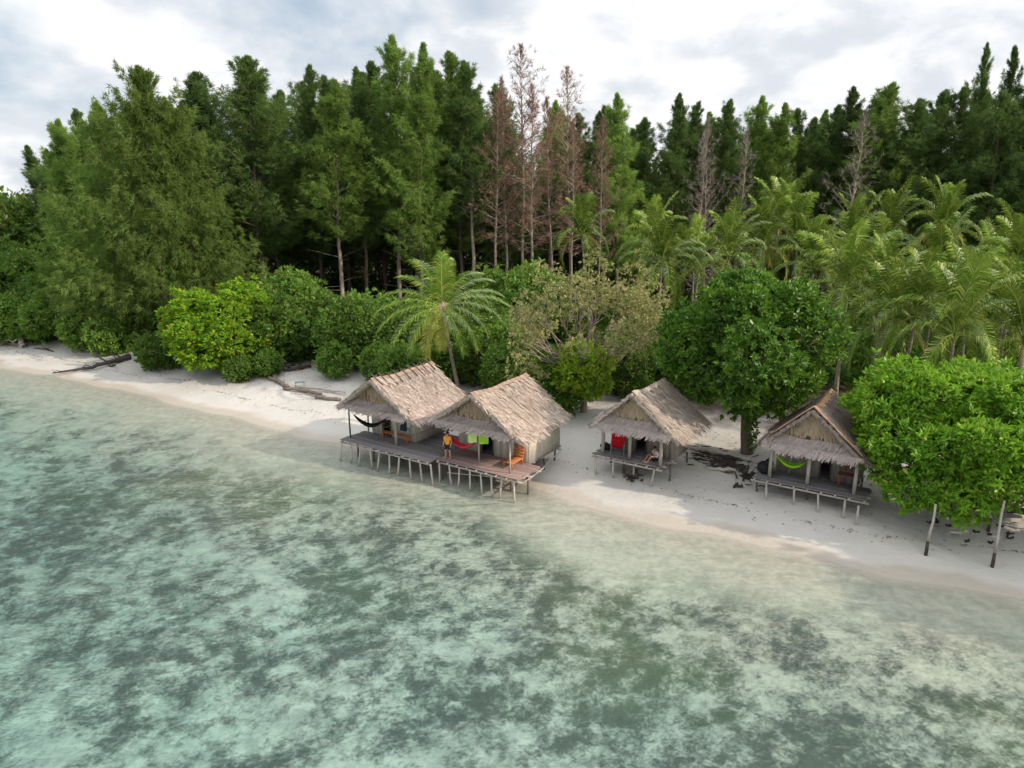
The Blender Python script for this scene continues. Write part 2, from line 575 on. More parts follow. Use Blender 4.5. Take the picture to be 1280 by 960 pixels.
# sea bed
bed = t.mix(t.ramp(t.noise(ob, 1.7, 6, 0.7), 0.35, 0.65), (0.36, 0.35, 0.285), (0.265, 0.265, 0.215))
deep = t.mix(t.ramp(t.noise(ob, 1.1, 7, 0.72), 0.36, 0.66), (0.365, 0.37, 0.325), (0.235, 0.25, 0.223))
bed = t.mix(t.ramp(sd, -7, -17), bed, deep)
rot = R(-32)
st = t.mapping(ob, rot=(0, 0, rot), scale=(0.92, 1.0, 1.0))
warp = t.n('ShaderNodeTexNoise')
t.l(ob, warp.inputs['Vector'])
warp.inputs['Scale'].default_value = 2.6
warp.inputs['Detail'].default_value = 4
vadd = t.n('ShaderNodeVectorMath', operation='MULTIPLY_ADD')
t.l(warp.outputs['Color'], vadd.inputs[0])
vadd.inputs[1].default_value = (0.28, 0.28, 0)
t.l(st, vadd.inputs[2])
stw = vadd.outputs[0]
g1 = t.noise(stw, 1.2, 7, 0.62)
g0 = t.noise(t.mapping(stw, loc=(5, 9, 0)), 0.42, 5, 0.6)
g2 = t.noise(t.mapping(ob, loc=(11.3, 4.1, 0)), 0.085, 3, 0.5)
g3 = t.noise(t.mapping(stw, scale=(0.95, 1.1, 1)), 4.2, 5, 0.7)
gs = t.math('ADD', t.math('ADD', t.math('MULTIPLY', g1, 0.48), t.math('MULTIPLY', g0, 0.44)), t.math('ADD', t.math('MULTIPLY', g2, 0.22), t.math('MULTIPLY', g3, 0.30)))
near = t.ramp(t.math('ADD', sd, t.math('MULTIPLY', t.math('SUBTRACT', g2, 0.5), 9.0)), -2.6, -7.0)
band = t.math('MULTIPLY', t.ramp(sd, -5.0, -9.0), t.ramp(sd, -24.0, -12.0))
thr = t.math('SUBTRACT', t.math('ADD', gs, t.math('MULTIPLY', band, 0.03)), 0.716)
sx = t.n('ShaderNodeSeparateXYZ')
t.l(ob, sx.inputs[0])
thr = t.math('SUBTRACT', thr, t.ramp(sx.outputs[0], -24.0, -36.0, 0.0, 0.07))
grass = t.math('MULTIPLY', t.ramp(t.math('ADD', thr, t.math('MULTIPLY', t.math('SUBTRACT', t.noise(ob, 9.0, 3, 0.6), 0.5), 0.17)), -0.085, 0.105), near)
gcol = t.mix(g3, (0.006, 0.013, 0.012), (0.040, 0.056, 0.046))
gcol = t.mix(t.ramp(sd, -8, -18), t.mix(t.math('MULTIPLY', t.ramp(g2, 0.45, 0.6), 0.8), gcol, (0.038, 0.062, 0.016)), gcol)
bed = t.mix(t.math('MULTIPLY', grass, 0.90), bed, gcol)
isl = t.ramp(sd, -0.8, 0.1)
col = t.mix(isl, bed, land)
# leaf litter under the trees
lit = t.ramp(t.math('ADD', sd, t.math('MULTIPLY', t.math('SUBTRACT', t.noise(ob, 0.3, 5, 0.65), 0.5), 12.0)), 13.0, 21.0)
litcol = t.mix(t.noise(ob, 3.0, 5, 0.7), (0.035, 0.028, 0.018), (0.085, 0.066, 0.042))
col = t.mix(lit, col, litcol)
rough = t.math('SUBTRACT', 0.9, t.math('MULTIPLY', wet, 0.45))
vor = t.n('ShaderNodeTexVoronoi', feature='SMOOTH_F1')
t.l(ob, vor.inputs['Vector'])
vor.inputs['Scale'].default_value = 1.9
foot = t.math('MULTIPLY', t.ramp(vor.outputs['Distance'], 0.0, 0.32), t.math('MULTIPLY', t.ramp(t.noise(ob, 0.25, 3, 0.6), 0.45, 0.6), t.ramp(sd, 1.5, 3.0)))
hgt = t.math('ADD', t.math('ADD', t.math('MULTIPLY', t.noise(ob, 1.3, 5, 0.6), 1.0), t.math('MULTIPLY', sandf, 0.25)), t.math('MULTIPLY', foot, 0.7))
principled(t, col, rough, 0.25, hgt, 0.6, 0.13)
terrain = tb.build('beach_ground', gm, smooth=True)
a = terrain.data.attributes.new('shore', 'FLOAT', 'POINT')
a.data.foreach_set('value', np.clip(D, -200, 200).astype(np.float32))
tag(terrain, kind='structure')

# water: one closed body, clear surface and faintly green-blue absorption inside
wm, t = new_mat('clear_lagoon_water')
tc = t.n('ShaderNodeTexCoord')
ob = tc.outputs['Object']
rv = t.mapping(ob, rot=(0, 0, R(38)), scale=(0.55, 1.5, 1))
r1 = t.noise(rv, 1.1, 5, 0.55, 0.6)
r2 = t.noise(t.mapping(ob, rot=(0, 0, R(10)), scale=(0.8, 1.3, 1)), 2.8, 3, 0.55)
r3 = t.noise(ob, 0.12, 3, 0.5)
hh = t.math('ADD', t.math('MULTIPLY', r1, 1.0), t.math('MULTIPLY', r2, 0.30))
sp_ = t.n('ShaderNodeSeparateXYZ')
t.l(ob, sp_.inputs[0])
breeze = t.math('ADD', t.ramp(r3, 0.3, 0.7, 0.6, 1.3), t.ramp(sp_.outputs[0], -10.0, -30.0, 0.0, 3.8))
hh = t.math('MULTIPLY', hh, breeze)
bp = t.n('ShaderNodeBump')
bp.inputs['Strength'].default_value = 1.0
bp.inputs['Distance'].default_value = 0.22
t.l(hh, bp.inputs['Height'])
gl = t.n('ShaderNodeBsdfGlossy')
gl.inputs['Roughness'].default_value = 0.06
t.l(bp.outputs[0], gl.inputs['Normal'])
tp = t.n('ShaderNodeBsdfTransparent')
geo = t.n('ShaderNodeNewGeometry')
dt = t.n('ShaderNodeVectorMath', operation='DOT_PRODUCT')
t.l(bp.outputs[0], dt.inputs[0])
t.l(geo.outputs['Incoming'], dt.inputs[1])
ca = t.math('SUBTRACT', 1.0, t.math('ABSOLUTE', dt.outputs['Value']), clamp=True)
mx = t.n('ShaderNodeMixShader')
t.l(t.math('MULTIPLY_ADD', t.math('POWER', ca, 5.0), 0.97, 0.021), mx.inputs[0])
t.l(tp.outputs[0], mx.inputs[1])
t.l(gl.outputs[0], mx.inputs[2])
va = t.n('ShaderNodeVolumeAbsorption')
va.inputs['Color'].default_value = (0.10, 0.82, 0.74, 1)
va.inputs['Density'].default_value = 0.13
o = t.n('ShaderNodeOutputMaterial')
t.l(mx.outputs[0], o.inputs[0])
t.l(va.outputs[0], o.inputs['Volume'])
wb = MB().box((0, 100, -10), (5000, 4000, 20.0))
water = wb.build('water', wm)
tag(water, kind='structure')

# ------------------------------------------------------------------ vegetation generators


def leaves_mesh(name, P, A, S, rng, mat, aspect=0.42, fold=0.0):
    """one diamond-shaped leaf per row: P base point, A axis (unit), S length"""
    n = len(P)
    rnd = nrm(rng.normal(size=(n, 3)))
    W = nrm(np.cross(A, rnd))
    N = np.cross(W, A)
    L = S[:, None]
    V = np.empty((n, 4, 3))
    V[:, 0] = P
    V[:, 1] = P + A * L * 0.5 + W * L * aspect * 0.5 + N * L * fold
    V[:, 2] = P + A * L
    V[:, 3] = P + A * L * 0.5 - W * L * aspect * 0.5 + N * L * fold
    F = np.arange(n * 4).reshape(n, 4)
    return np_mesh(name, V, F, mat)


def rosettes(C, axis_dir, k, size, rng, spread=0.9, jit=0.05):
    """k leaves fanning out round an axis at every centre"""
    n = len(C)
    c = np.repeat(C, k, 0)
    ax = np.repeat(axis_dir, k, 0)
    rnd = nrm(rng.normal(size=(n * k, 3)))
    rad = nrm(rnd - ax * (rnd * ax).sum(1, keepdims=True))
    tilt = rng.uniform(0.15, 1.0, size=(n * k, 1)) * spread
    A = nrm(ax * np.cos(tilt * PI / 2) + rad * np.sin(tilt * PI / 2))
    A[:, 2] -= 0.12
    A = nrm(A)
    S = size * rng.uniform(0.5, 1.35, size=n * k)
    P = c + rng.normal(size=(n * k, 3)) * jit
    return P, A, S


def lobed_crown(rng, rad, h0, h1, nl, lobe_r, dens, k, size, spread=0.9, flat=1.0, keep_inner=0.12, aspect=0.45, mat=None, name='crown', floor=None, extra=None, sag=0.0):
    """crown built of overlapping leafy lobes inside an ellipsoid"""
    cz, hz = (h0 + h1) / 2, (h1 - h0) / 2
    Ls = []
    for i in range(nl):
        for _ in range(40):
            d = nrm(rng.normal(size=3))
            rr = rng.uniform(0.45, 1.0) ** 0.5
            lr = lobe_r * rng.uniform(0.65, 1.25)
            c = np.array((d[0] * (rad - lr * 0.8) * rr, d[1] * (rad - lr * 0.8) * rr, cz + d[2] * max(hz - lr * 0.8, 0.2) * rr))
            if all(np.linalg.norm(c - q[0]) > 0.55 * min(lr, q[1]) for q in Ls):
                break
        Ls.append((c, lr))
    if extra:
        Ls += [(np.array(c), r) for c, r in extra]
    CC, AA = [], []
    for c, lr in Ls:
        n = max(6, int(dens * 4 * PI * lr * lr))
        d = nrm(rng.normal(size=(n, 3)))
        r = lr * (1 - 0.22 * rng.random((n, 1)) ** 2 + 0.10 * rng.normal(size=(n, 1)))
        r *= np.where(rng.random((n, 1)) < 0.07, rng.uniform(1.08, 1.38, (n, 1)), 1.0)     # sprigs sticking out
        r *= 1 + 0.16 * np.sin(d[:, :1] * 5 + lr * 9) * np.sin(d[:, 1:2] * 6 + lr * 4) + 0.1 * np.sin(d[:, 2:3] * 8 + lr)
        p = c + d * r * np.array((1, 1, flat))
        keep = np.ones(n, bool)
        for c2, l2 in Ls:
            if c2 is c:
                continue
            ins = np.linalg.norm((p - c2) / np.array((1, 1, flat)), axis=1) < l2 * 0.74
            keep &= ~(ins & (rng.random(n) > keep_inner))
        if floor is not None:
            keep &= p[:, 2] > floor
        CC.append(p[keep])
        AA.append(nrm(d[keep] + np.array((0, 0, 0.55))))
    C, A = np.concatenate(CC), np.concatenate(AA)
    C[:, 2] -= sag * rng.random(len(C)) ** 3
    P, Ax, S = rosettes(C, A, k, size, rng, spread)
    return leaves_mesh(name, P, Ax, S, rng, mat, aspect, 0.06), Ls


def limb_path(a, b, rng, n=6, wob=0.12, rise=0.0):
    a, b = np.array(a, float), np.array(b, float)
    s = np.linspace(0, 1, n)[:, None]
    P = a + (b - a) * s
    P[:, 2] += rise * np.sin(s[:, 0] * PI)
    P[1:-1] += rng.normal(size=(n - 2, 3)) * wob * np.linalg.norm(b - a) * 0.3
    return P


def broad_trunk(rng, Ls, rad, top, mat, lean=(0, 0), name='trunk', forks=None):
    mb = MB()
    f = np.array((lean[0], lean[1], top))
    p = limb_path((0, 0, -0.4), f, rng, 6, 0.06)
    mb.tube(p, np.linspace(rad * 1.25, rad * 0.8, 6), 8)
    for c, lr in Ls:
        q = limb_path(f - np.array((0, 0, rng.uniform(0, top * 0.3))), c + np.array((0, 0, -0.1)), rng, 6, 0.15, 0.2)
        mb.tube(q, np.linspace(rad * 0.5, rad * 0.08, 6), 5)
        for _ in range(3):
            e = c + nrm(rng.normal(size=3)) * lr * 0.75
            mb.tube(limb_path(q[3], e, rng, 4, 0.15), np.linspace(rad * 0.18, 0.015, 4), 4)
    return mb.mesh(name, mat, True)


def casuarina_meshes(seed, h, r, base, nb, mat, bark, ns=15, nn=8, needle=0.75, width=0.095, droop=0.5, dead=0.0, lower=True, e0=22, e1=66, prof_low=0.66, branch_show=1.0, sparse=1.0):
    rng = np.random.default_rng(seed)
    nseg = 12
    lean = rng.normal(size=2) * 0.02 * h
    tz = np.linspace(0, h, nseg)
    wob = np.cumsum(rng.normal(size=(nseg, 2)) * 0.10, 0)
    wob -= wob[0]
    wob += lean * (np.linspace(0, 1, nseg)[:, None] ** 1.7)
    trunk = np.column_stack([wob, tz])
    trunk[0, 2] = -0.5
    tr = MB()
    r0 = 0.0075 * h + 0.03
    tr.tube(trunk, np.linspace(r0, 0.025, nseg) , 7)
    Pn, An, Sn = [], [], []
    az = rng.random() * 6
    bphase = rng.random(4) * 6
    for i in range(nb):
        s = (i + rng.random()) / nb
        s = s ** 0.92
        z = (base + (1 - base) * s) * h
        az += 2.4 + rng.normal() * 0.5
        prof = min(1.0, prof_low + s * 1.7) * (1 - s) ** 0.60 * min(1, (1 - s) / 0.14) ** 0.4 + 0.015
        clump = 0.84 + 0.30 * math.sin(z * 1.15 + bphase[0] + 1.5 * math.sin(az + bphase[1])) + 0.15 * math.sin(az * 2 + bphase[2])
        L = r * prof * rng.uniform(0.75, 1.2) * max(0.4, clump)
        el = R(e0 + (e1 - e0) * s + rng.normal() * 9)
        dh = np.array((math.cos(az), math.sin(az), 0))
        org = np.array((np.interp(z, tz, trunk[:, 0]), np.interp(z, tz, trunk[:, 1]), z))
        q = np.linspace(0, 1, 5)[:, None]
        bp = org + dh * L * q * math.cos(el) * (1.15 - 0.15 * q) + np.array((0, 0, 1.0)) * (L * math.sin(el) * (q - 0.22 * q * q))
        if rng.random() < branch_show:
            tr.tube(bp[:4], np.linspace(0.012 * L + 0.015, 0.012, 4), 3, cap=False)
        n = max(4, int(ns * (0.45 + L / r) * sparse))
        q = rng.uniform(0.10, 1.28, size=n) ** 0.75
        c = org + dh * (L * q * math.cos(el) * (1.15 - 0.15 * q))[:, None] + np.array((0, 0, 1.0)) * (L * math.sin(el) * (q - 0.22 * q * q + 0.14 * q ** 3))[:, None]
        side = np.array((-dh[1], dh[0], 0))
        c += side * (rng.normal(size=n) * 0.30 * L * q * np.clip(1.28 - q, 0.05, 1))[:, None] + np.array((0, 0, 1.0)) * (rng.normal(size=n) * 0.06 * L)[:, None]
        base_dir = nrm(dh * math.cos(el) + np.array((0, 0, math.sin(el))))
        cc = np.repeat(c, nn, 0)
        tipf = min(1.0, (1 - s) * 4.5)
        d = base_dir * 0.9 + nrm(rng.normal(size=(n * nn, 3))) * (0.35 + 0.40 * tipf)
        d[:, 2] -= droop * (2 * tipf - 1) * rng.random(n * nn)
        Pn.append(cc + rng.normal(size=cc.shape) * 0.10)
        An.append(nrm(d))
        Sn.append(needle * (0.6 + 0.4 * tipf) * rng.uniform(0.5, 1.25, size=n * nn))
    # leader plume
    n = 40
    zt = h * rng.uniform(0.95, 1.0, size=n)
    Pn.append(np.column_stack([np.full(n, trunk[-1, 0]), np.full(n, trunk[-1, 1]), zt]))
    An.append(nrm(np.array((0, 0, 1.0)) + rng.normal(size=(n, 3)) * 0.30))
    Sn.append(np.full(n, needle * 0.6))
    if lower:
        for i in range(14):      # dead lower twigs
            z = rng.uniform(0.12, max(base, 0.2) + 0.1) * h
            a = rng.random() * 6.28
            L = r * rng.uniform(0.3, 0.8)
            o0 = np.array((np.interp(z, tz, trunk[:, 0]), np.interp(z, tz, trunk[:, 1]), z))
            e = o0 + np.array((math.cos(a) * L, math.sin(a) * L, rng.uniform(-0.1, 0.7) * L))
            tr.tube(limb_path(o0, e, rng, 4, 0.1), np.linspace(0.03, 0.012, 4), 3, cap=False)
    P, A, S = np.concatenate(Pn), np.concatenate(An), np.concatenate(Sn)
    n = len(P)
    W = nrm(np.cross(A, nrm(rng.normal(size=(n, 3))))) * width * 0.5
    tip = P + A * S[:, None]
    tip[:, 2] -= droop * 0.25 * S
    V = np.stack([P - W, P + W, tip], 1)
    crown = np_mesh('crown', V, np.arange(n * 3).reshape(n, 3), mat)
    return tr.mesh('trunk', bark, True), crown


def tree(name, meshes, loc, rz, scale, label, cat='tree', group=None):
    o = empty(name, loc, rz, label, cat, group, scale)
    for part, me in meshes.items():
        mesh_obj(part, me, o)
    return o


def frond_arrays(rng, L, el0, az, nl=44, leaf_len=0.98, width=0.082, curl=1.0, org=(0, 0, 0)):
    """returns rachis points and leaflet strips for one palm frond"""
    m = 12
    s = np.linspace(0, 1, m)
    el = R(el0) - curl * (1.15 * s + 0.55 * s * s) * (0.75 + 0.25 * math.cos(R(el0)))
    ds = L / (m - 1)
    hx = np.concatenate([[0], np.cumsum(np.cos(el[:-1]) * ds)])
    hz = np.concatenate([[0], np.cumsum(np.sin(el[:-1]) * ds)])
    dh = np.array((math.cos(az), math.sin(az), 0))
    side = np.array((-dh[1], dh[0], 0))
    bend = rng.normal() * 0.06 * L
    R_ = np.array(org) + dh * hx[:, None] + np.array((0, 0, 1.0)) * hz[:, None] + side * (bend * s ** 2)[:, None]
    tt = np.linspace(0.13, 0.995, nl)
    C = np.column_stack([np.interp(tt, s, R_[:, i]) for i in range(3)])
    T = np.column_stack([np.interp(tt, s, np.gradient(R_[:, i], s)) for i in range(3)])
    T = nrm(T)
    N = nrm(np.cross(T, side))
    N *= np.sign(N[:, 2:3] + 1e-6)
    ll = leaf_len * (0.5 + 0.85 * np.sin(PI * np.clip(tt * 0.9 + 0.1, 0, 1)) ** 0.8) * rng.uniform(0.85, 1.1, nl)
    Vs, Fs = [], []
    for sg in (-1, 1):
        lift = 0.42 * rng.uniform(0.4, 1.2, (nl, 1))
        d1 = nrm(side * sg * 0.8 + T * (0.45 + 0.5 * tt[:, None]) + N * lift)
        mid = C + d1 * (ll * 0.5)[:, None]
        d2 = d1.copy()
        d2[:, 2] -= 0.8
        d2 = nrm(d2)
        tip = mid + d2 * (ll * 0.5)[:, None]
        wv = nrm(T + 0.2 * N) * width * 0.5
        V = np.stack([C - wv * 0.7, C + wv * 0.7, mid + wv, mid - wv, tip + wv * 0.15, tip - wv * 0.15], 1)
        Vs.append(V.reshape(-1, 3))
        Fs.append(np.array([[0, 1, 2, 3], [3, 2, 4, 5]]))
    F = np.concatenate([np.concatenate([Fs[0] + 6 * i for i in range(nl)]), np.concatenate([Fs[1] + 6 * (i + nl) for i in range(nl)])])
    return R_, np.concatenate(Vs), F


def palm_meshes(seed, h, L, nf, lean=0.6, yellow=3, leaf_len=0.95):
    rng = np.random.default_rng(seed)
    tr = MB()
    s = np.linspace(0, 1, 9)
    la = rng.random() * 6.28
    P = np.column_stack([lean * math.cos(la) * s ** 1.6, lean * math.sin(la) * s ** 1.6, -0.4 + (h + 0.4) * s])
    tr.tube(P, 0.17 - 0.05 * s + 0.10 * (1 - s) ** 6, 8)
    top = P[-1]
    cr = MB()
    yl = MB()
    mid_ = MB()
    az = rng.random() * 6
    for i in range(nf):
        q = i / (nf - 1)
        el = 89 - 96 * q ** 1.1 + rng.normal() * 7
        az += 2.399 + rng.normal() * 0.15
        Ra, V, F = frond_arrays(rng, L * rng.uniform(0.85, 1.08) * (0.75 + 0.25 * min(1, q * 4)), el, az, org=top + np.array((0, 0, 0.1)), leaf_len=leaf_len, curl=0.42 + 0.75 * q + rng.uniform(0, 0.25))
        tgt = yl if i >= nf - yellow else cr
        tgt.add(V, F)
        mid_.tube(Ra, np.linspace(0.065, 0.012, len(Ra)), 4, cap=False)
    for k in range(14):       # fibrous heart
        d = nrm(rng.normal(size=3) + np.array((0, 0, 0.3)))
        cr.tube([top - np.array((0, 0, 0.2)), top + d * 0.35 + np.array((0, 0, 0.2))], [0.09, 0.03], 4)
    out = {'trunk': tr.mesh('trunk', M_PALMB, True), 'crown': cr.mesh('crown', M_PALM), 'midribs': mid_.mesh('midribs', M_RIB)}
    if yellow:
        out['dry_fronds'] = yl.mesh('dry_fronds', M_PALMY)
    return out, top


# ------------------------------------------------------------------ forest of casuarinas
CV = [casuarina_meshes(100 + i, 30, rr * 1.55, bb, int(nb * 1.25), M_CAS if i % 3 else M_CASD, M_BARK if i % 2 else M_BARKD, ns=22, nn=13, needle=0.58, width=0.062, e0=34, e1=66, droop=0.65, branch_show=0.7)
      for i, (rr, bb, nb) in enumerate([(3.6, 0.30, 120), (3.2, 0.36, 120), (4.0, 0.26, 130), (3.0, 0.40, 110), (3.5, 0.22, 130), (3.3, 0.33, 120), (4.4, 0.24, 140)])]
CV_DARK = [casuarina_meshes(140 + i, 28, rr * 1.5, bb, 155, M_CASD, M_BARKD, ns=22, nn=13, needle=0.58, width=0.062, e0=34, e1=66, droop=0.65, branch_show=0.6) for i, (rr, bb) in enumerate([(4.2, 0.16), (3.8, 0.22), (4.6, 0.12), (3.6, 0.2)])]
CV_OLIVE = [casuarina_meshes(160 + i, 28, rr * 1.5, 0.05, 230, M_CASO, M_BARKD, branch_show=0.25, ns=26, nn=14, needle=0.65, width=0.075, droop=0.85, lower=False, e0=24, prof_low=0.8) for i, rr in enumerate((6.6, 5.6))]
CV_LEFT = [casuarina_meshes(170 + i, 26, rr * 1.5, 0.06, 190, M_CAS, M_BARKD, branch_show=0.25, ns=24, nn=14, needle=0.6, width=0.075, droop=0.65, lower=False, e0=30, prof_low=0.75) for i, rr in enumerate((5.4, 4.6))]
CV_DEAD = [casuarina_meshes(180 + i, 28, rr * 1.6, bb, 75, M_DEAD, M_BARK, ns=11, nn=6, needle=0.65, width=0.06, droop=0.4, sparse=sp) for i, (rr, bb, sp) in enumerate([(3.0, 0.32, 1.1), (2.7, 0.36, 0.9), (3.4, 0.5, 0.55)])]
CV_BARE = [casuarina_meshes(190 + i, 22, rr * 1.4, 0.12, 80, M_TWIG, M_BARK, ns=7, nn=5, needle=0.7, width=0.045, droop=0.1, e0=35, e1=60, sparse=0.8) for i, rr in enumerate((3.6, 3.0))]


def put_cas(var, href, u, v, Yd, label, name='casuarina_tree', group=None, wide=1.0, cat='tree'):
    x, top = far(u, Yd, v)
    z = gz(x, Yd)
    sc = (top - z) / href
    o = tree(name, {'trunk': var[0], 'crown': var[1]}, (x, Yd, z), 0, (sc * wide, sc * wide, sc), label, cat, group)
    o.rotation_euler = (random.gauss(0, 0.015), random.gauss(0, 0.015), random.uniform(0, 6.28))


random.seed(5)
FR = 'casuarinas along the front of the forest'
front = [
    # u, v_top, Y, variant, wide, label
    (232, 92, 92, CV[0], 1.1, 'dark casuarina just right of the big olive casuarina'),
    (268, 96, 95, CV_DARK[2], 1.1, 'dark wide casuarina between olive casuarina and bright forked one'),
    (305, 74, 90, CV[6], 1.15, 'bright green casuarina with bare forked trunks behind the yellow bush'),
    (332, 84, 94, CV[2], 1.0, 'casuarina with drooping yellowish tips right of the forked one'),
    (383, 86, 98, CV_DARK[1], 0.8, 'narrow dark casuarina with thin pointed tip before white cloud'),
    (412, 104, 88, CV[1], 1.15, 'light green casuarina with low tufts above the low hedge'),
    (442, 88, 93, CV[0], 0.95, 'straight casuarina left of the tallest one'),
    (487, 46, 92, CV[5], 0.95, 'tallest casuarina with rounded dark tip above the lone palm'),
    (515, 56, 88, CV[4], 0.95, 'tall bright casuarina over the lone palm crown'),
    (548, 84, 97, CV_DARK[1], 0.9, 'dark casuarina in the notch right of the tallest pair'),
    (574, 68, 94, CV[2], 0.95, 'dark topped casuarina left of the yellow tipped one'),
    (592, 78, 89, CV[3], 1.0, 'yellow tipped casuarina at the left side of dead trees'),
    (640, 108, 100, CV_DARK[2], 0.9, 'green casuarina standing behind the reddish dead trees'),
    (690, 128, 102, CV[5], 0.9, 'green casuarina behind the gap between two dead groups'),
    (762, 135, 98, CV_DARK[0], 0.9, 'dark casuarina behind the pinkish dead tip'),
    (782, 120, 92, CV[4], 1.0, 'bright green casuarina right of the pinkish dead trees'),
    (806, 150, 98, CV_DARK[1], 0.9, 'small dark casuarina right of the bright green one'),
    (842, 122, 100, CV_DARK[3], 0.95, 'dark casuarina with full pointed top left of grey bare trees'),
    (868, 130, 103, CV_DARK[0], 0.85, 'slim casuarina with curled tip left of grey bare trees'),
    (902, 128, 100, CV[3], 0.85, 'casuarina rising behind the two grey bare trees'),
    (924, 140, 104, CV_DARK[1], 0.85, 'low topped casuarina between two grey bare trees'),
    (946, 122, 100, CV[5], 0.9, 'leaning tipped casuarina right of the grey bare trees'),
    (972, 132, 98, CV[1], 0.95, 'pale green casuarina behind the tall palm crown'),
    (1012, 138, 101, CV_DARK[2], 0.9, 'feathery topped casuarina left of the bare grey tree'),
    (1052, 114, 103, CV_DARK[3], 1.0, 'dark casuarina directly behind the lone bare grey tree'),
    (1088, 106, 98, CV[2], 1.1, 'olive tipped casuarina right of the bare grey tree'),
    (1118, 112, 101, CV_DARK[0], 1.0, 'thin topped casuarina left of the tall emergent'),
    (1146, 128, 97, CV_DARK[2], 1.1, 'low dark casuarina in the shaded forest wall'),
    (1172, 116, 101, CV_DARK[1], 1.05, 'dark casuarina leaning towards the tall emergent'),
    (1204, 114, 96, CV_DARK[2], 1.0, 'wide dark casuarina in front of the tall emergent'),
    (1232, 60, 101, CV_DARK[3], 0.5, 'tall emergent casuarina with open tiered top over the palms'),
    (1258, 118, 93, CV_DARK[0], 1.1, 'broad dark casuarina between the two right emergents'),
    (1284, 62, 97, CV_DARK[1], 0.55, 'tall casuarina cut by the right picture edge'),
    (1320, 118, 92, CV_DARK[2], 1.1, 'dark casuarina beyond the right picture edge'),
]
for u, v, Yd, var, wd, lab in front:
    put_cas(var, 28 if var in CV_DARK else 30, u, v, Yd, lab, group=FR, wide=wd * 1.13)

LF = 'leafy casuarinas over the left beach'
for u, v, Yd, var, wd, lab in [
        (172, 88, 75, CV_OLIVE[0], 0.95, 'big olive casuarina leafy to the ground above the left beach'),
        (222, 130, 77, CV_OLIVE[1], 0.85, 'olive casuarina on the right flank of the big one'),
        (118, 132, 80, CV_LEFT[0], 1.0, 'dark green casuarina left of the big olive one'),
        (72, 152, 84, CV_LEFT[1], 1.05, 'leaning green casuarina at the left sky edge'),
        (196, 124, 86, CV_LEFT[1], 0.8, 'dark tipped casuarina peeking behind the big olive one'),
        (92, 140, 90, CV_DARK[0], 1.0, 'dark casuarina behind the leaning one at left'),
        (138, 128, 92, CV_DARK[2], 1.0, 'dark casuarina hidden behind the olive cluster')]:
    put_cas(var, 28 if var in CV_OLIVE or var in CV_DARK else 26, u, v, Yd, lab, group=LF, wide=wd)

DG = 'dead casuarinas in the middle of the forest'
for u, v, Yd, var, wd, lab in [
        (612, 112, 88, CV_DEAD[1], 0.9, 'reddish dead casuarina at the left of the dead group'),
        (632, 96, 91, CV_DEAD[0], 0.9, 'brown dead casuarina second in the dead group'),
        (655, 60, 90, CV_DEAD[2], 0.85, 'tallest dead casuarina with see-through bare top'),
        (668, 105, 87, CV_DEAD[0], 0.95, 'rusty dead casuarina with dense brown needles'),
        (692, 120, 89, CV_DEAD[1], 0.95, 'pinkish dead casuarina with pale straight trunk'),
        (722, 84, 92, CV_DEAD[2], 0.9, 'dead casuarina with fan shaped pinkish bare crown'),
        (716, 150, 86, CV_DEAD[1], 0.85, 'short rusty dead casuarina below the fan shaped one'),
        (752, 148, 88, CV_DEAD[0], 0.85, 'brown dead casuarina beside the bright green one')]:
    put_cas(var, 28, u, v, Yd, lab, name='dead_casuarina_tree', group=DG, wide=wd)
for u, v, Yd, var, wd, lab in [
        (884, 168, 92, CV_BARE[1], 1.0, 'left grey bare tree behind the palms'),
        (896, 150, 94, CV_BARE[0], 0.8, 'taller grey bare tree with pale stem behind the palms'),
        (932, 160, 94, CV_BARE[1], 0.9, 'slim grey bare tree right of the pale stemmed pair'),
        (1066, 140, 91, CV_BARE[0], 1.15, 'lone bare purplish grey tree in the dark forest')]:
    put_cas(var, 22, u, v, Yd, lab, name='bare_tree', group='bare grey trees behind the palms', wide=wd)

for x_, y_, h_ in [(70, 84, 31), (76, 77, 33), (83, 72, 32), (90, 66, 33), (80, 84, 34), (96, 62, 31), (67, 92, 31)]:
    v_ = CV_DARK[int(x_) % 4]
    o = tree('casuarina_tree', {'trunk': v_[0], 'crown': v_[1]}, (x_, y_, gz(x_, y_)), x_, h_ / 28, 'casuarina of the shore forest outside the right picture edge', 'tree', 'casuarinas beyond the right picture edge')

# rows behind
rg = np.random.default_rng(77)
for row, Yd in enumerate((106, 116)):
    for u in np.arange(40, 1330, 42 if row == 0 else 54):
        uu = u + rg.uniform(-16, 16)
        env = np.interp(uu, [0, 60, 120, 200, 300, 480, 600, 700, 800, 1000, 1100, 1230, 1300], [205, 185, 160, 130, 108, 88, 105, 140, 150, 150, 128, 122, 125])
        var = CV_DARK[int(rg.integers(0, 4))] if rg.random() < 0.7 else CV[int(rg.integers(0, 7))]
        put_cas(var, 28 if var in CV_DARK else 30, uu, env + rg.uniform(-8, 16), Yd + rg.uniform(-3, 3), 'casuarina deep in the forest half hidden behind the front trees', group='casuarinas deep in the forest', wide=1.2)

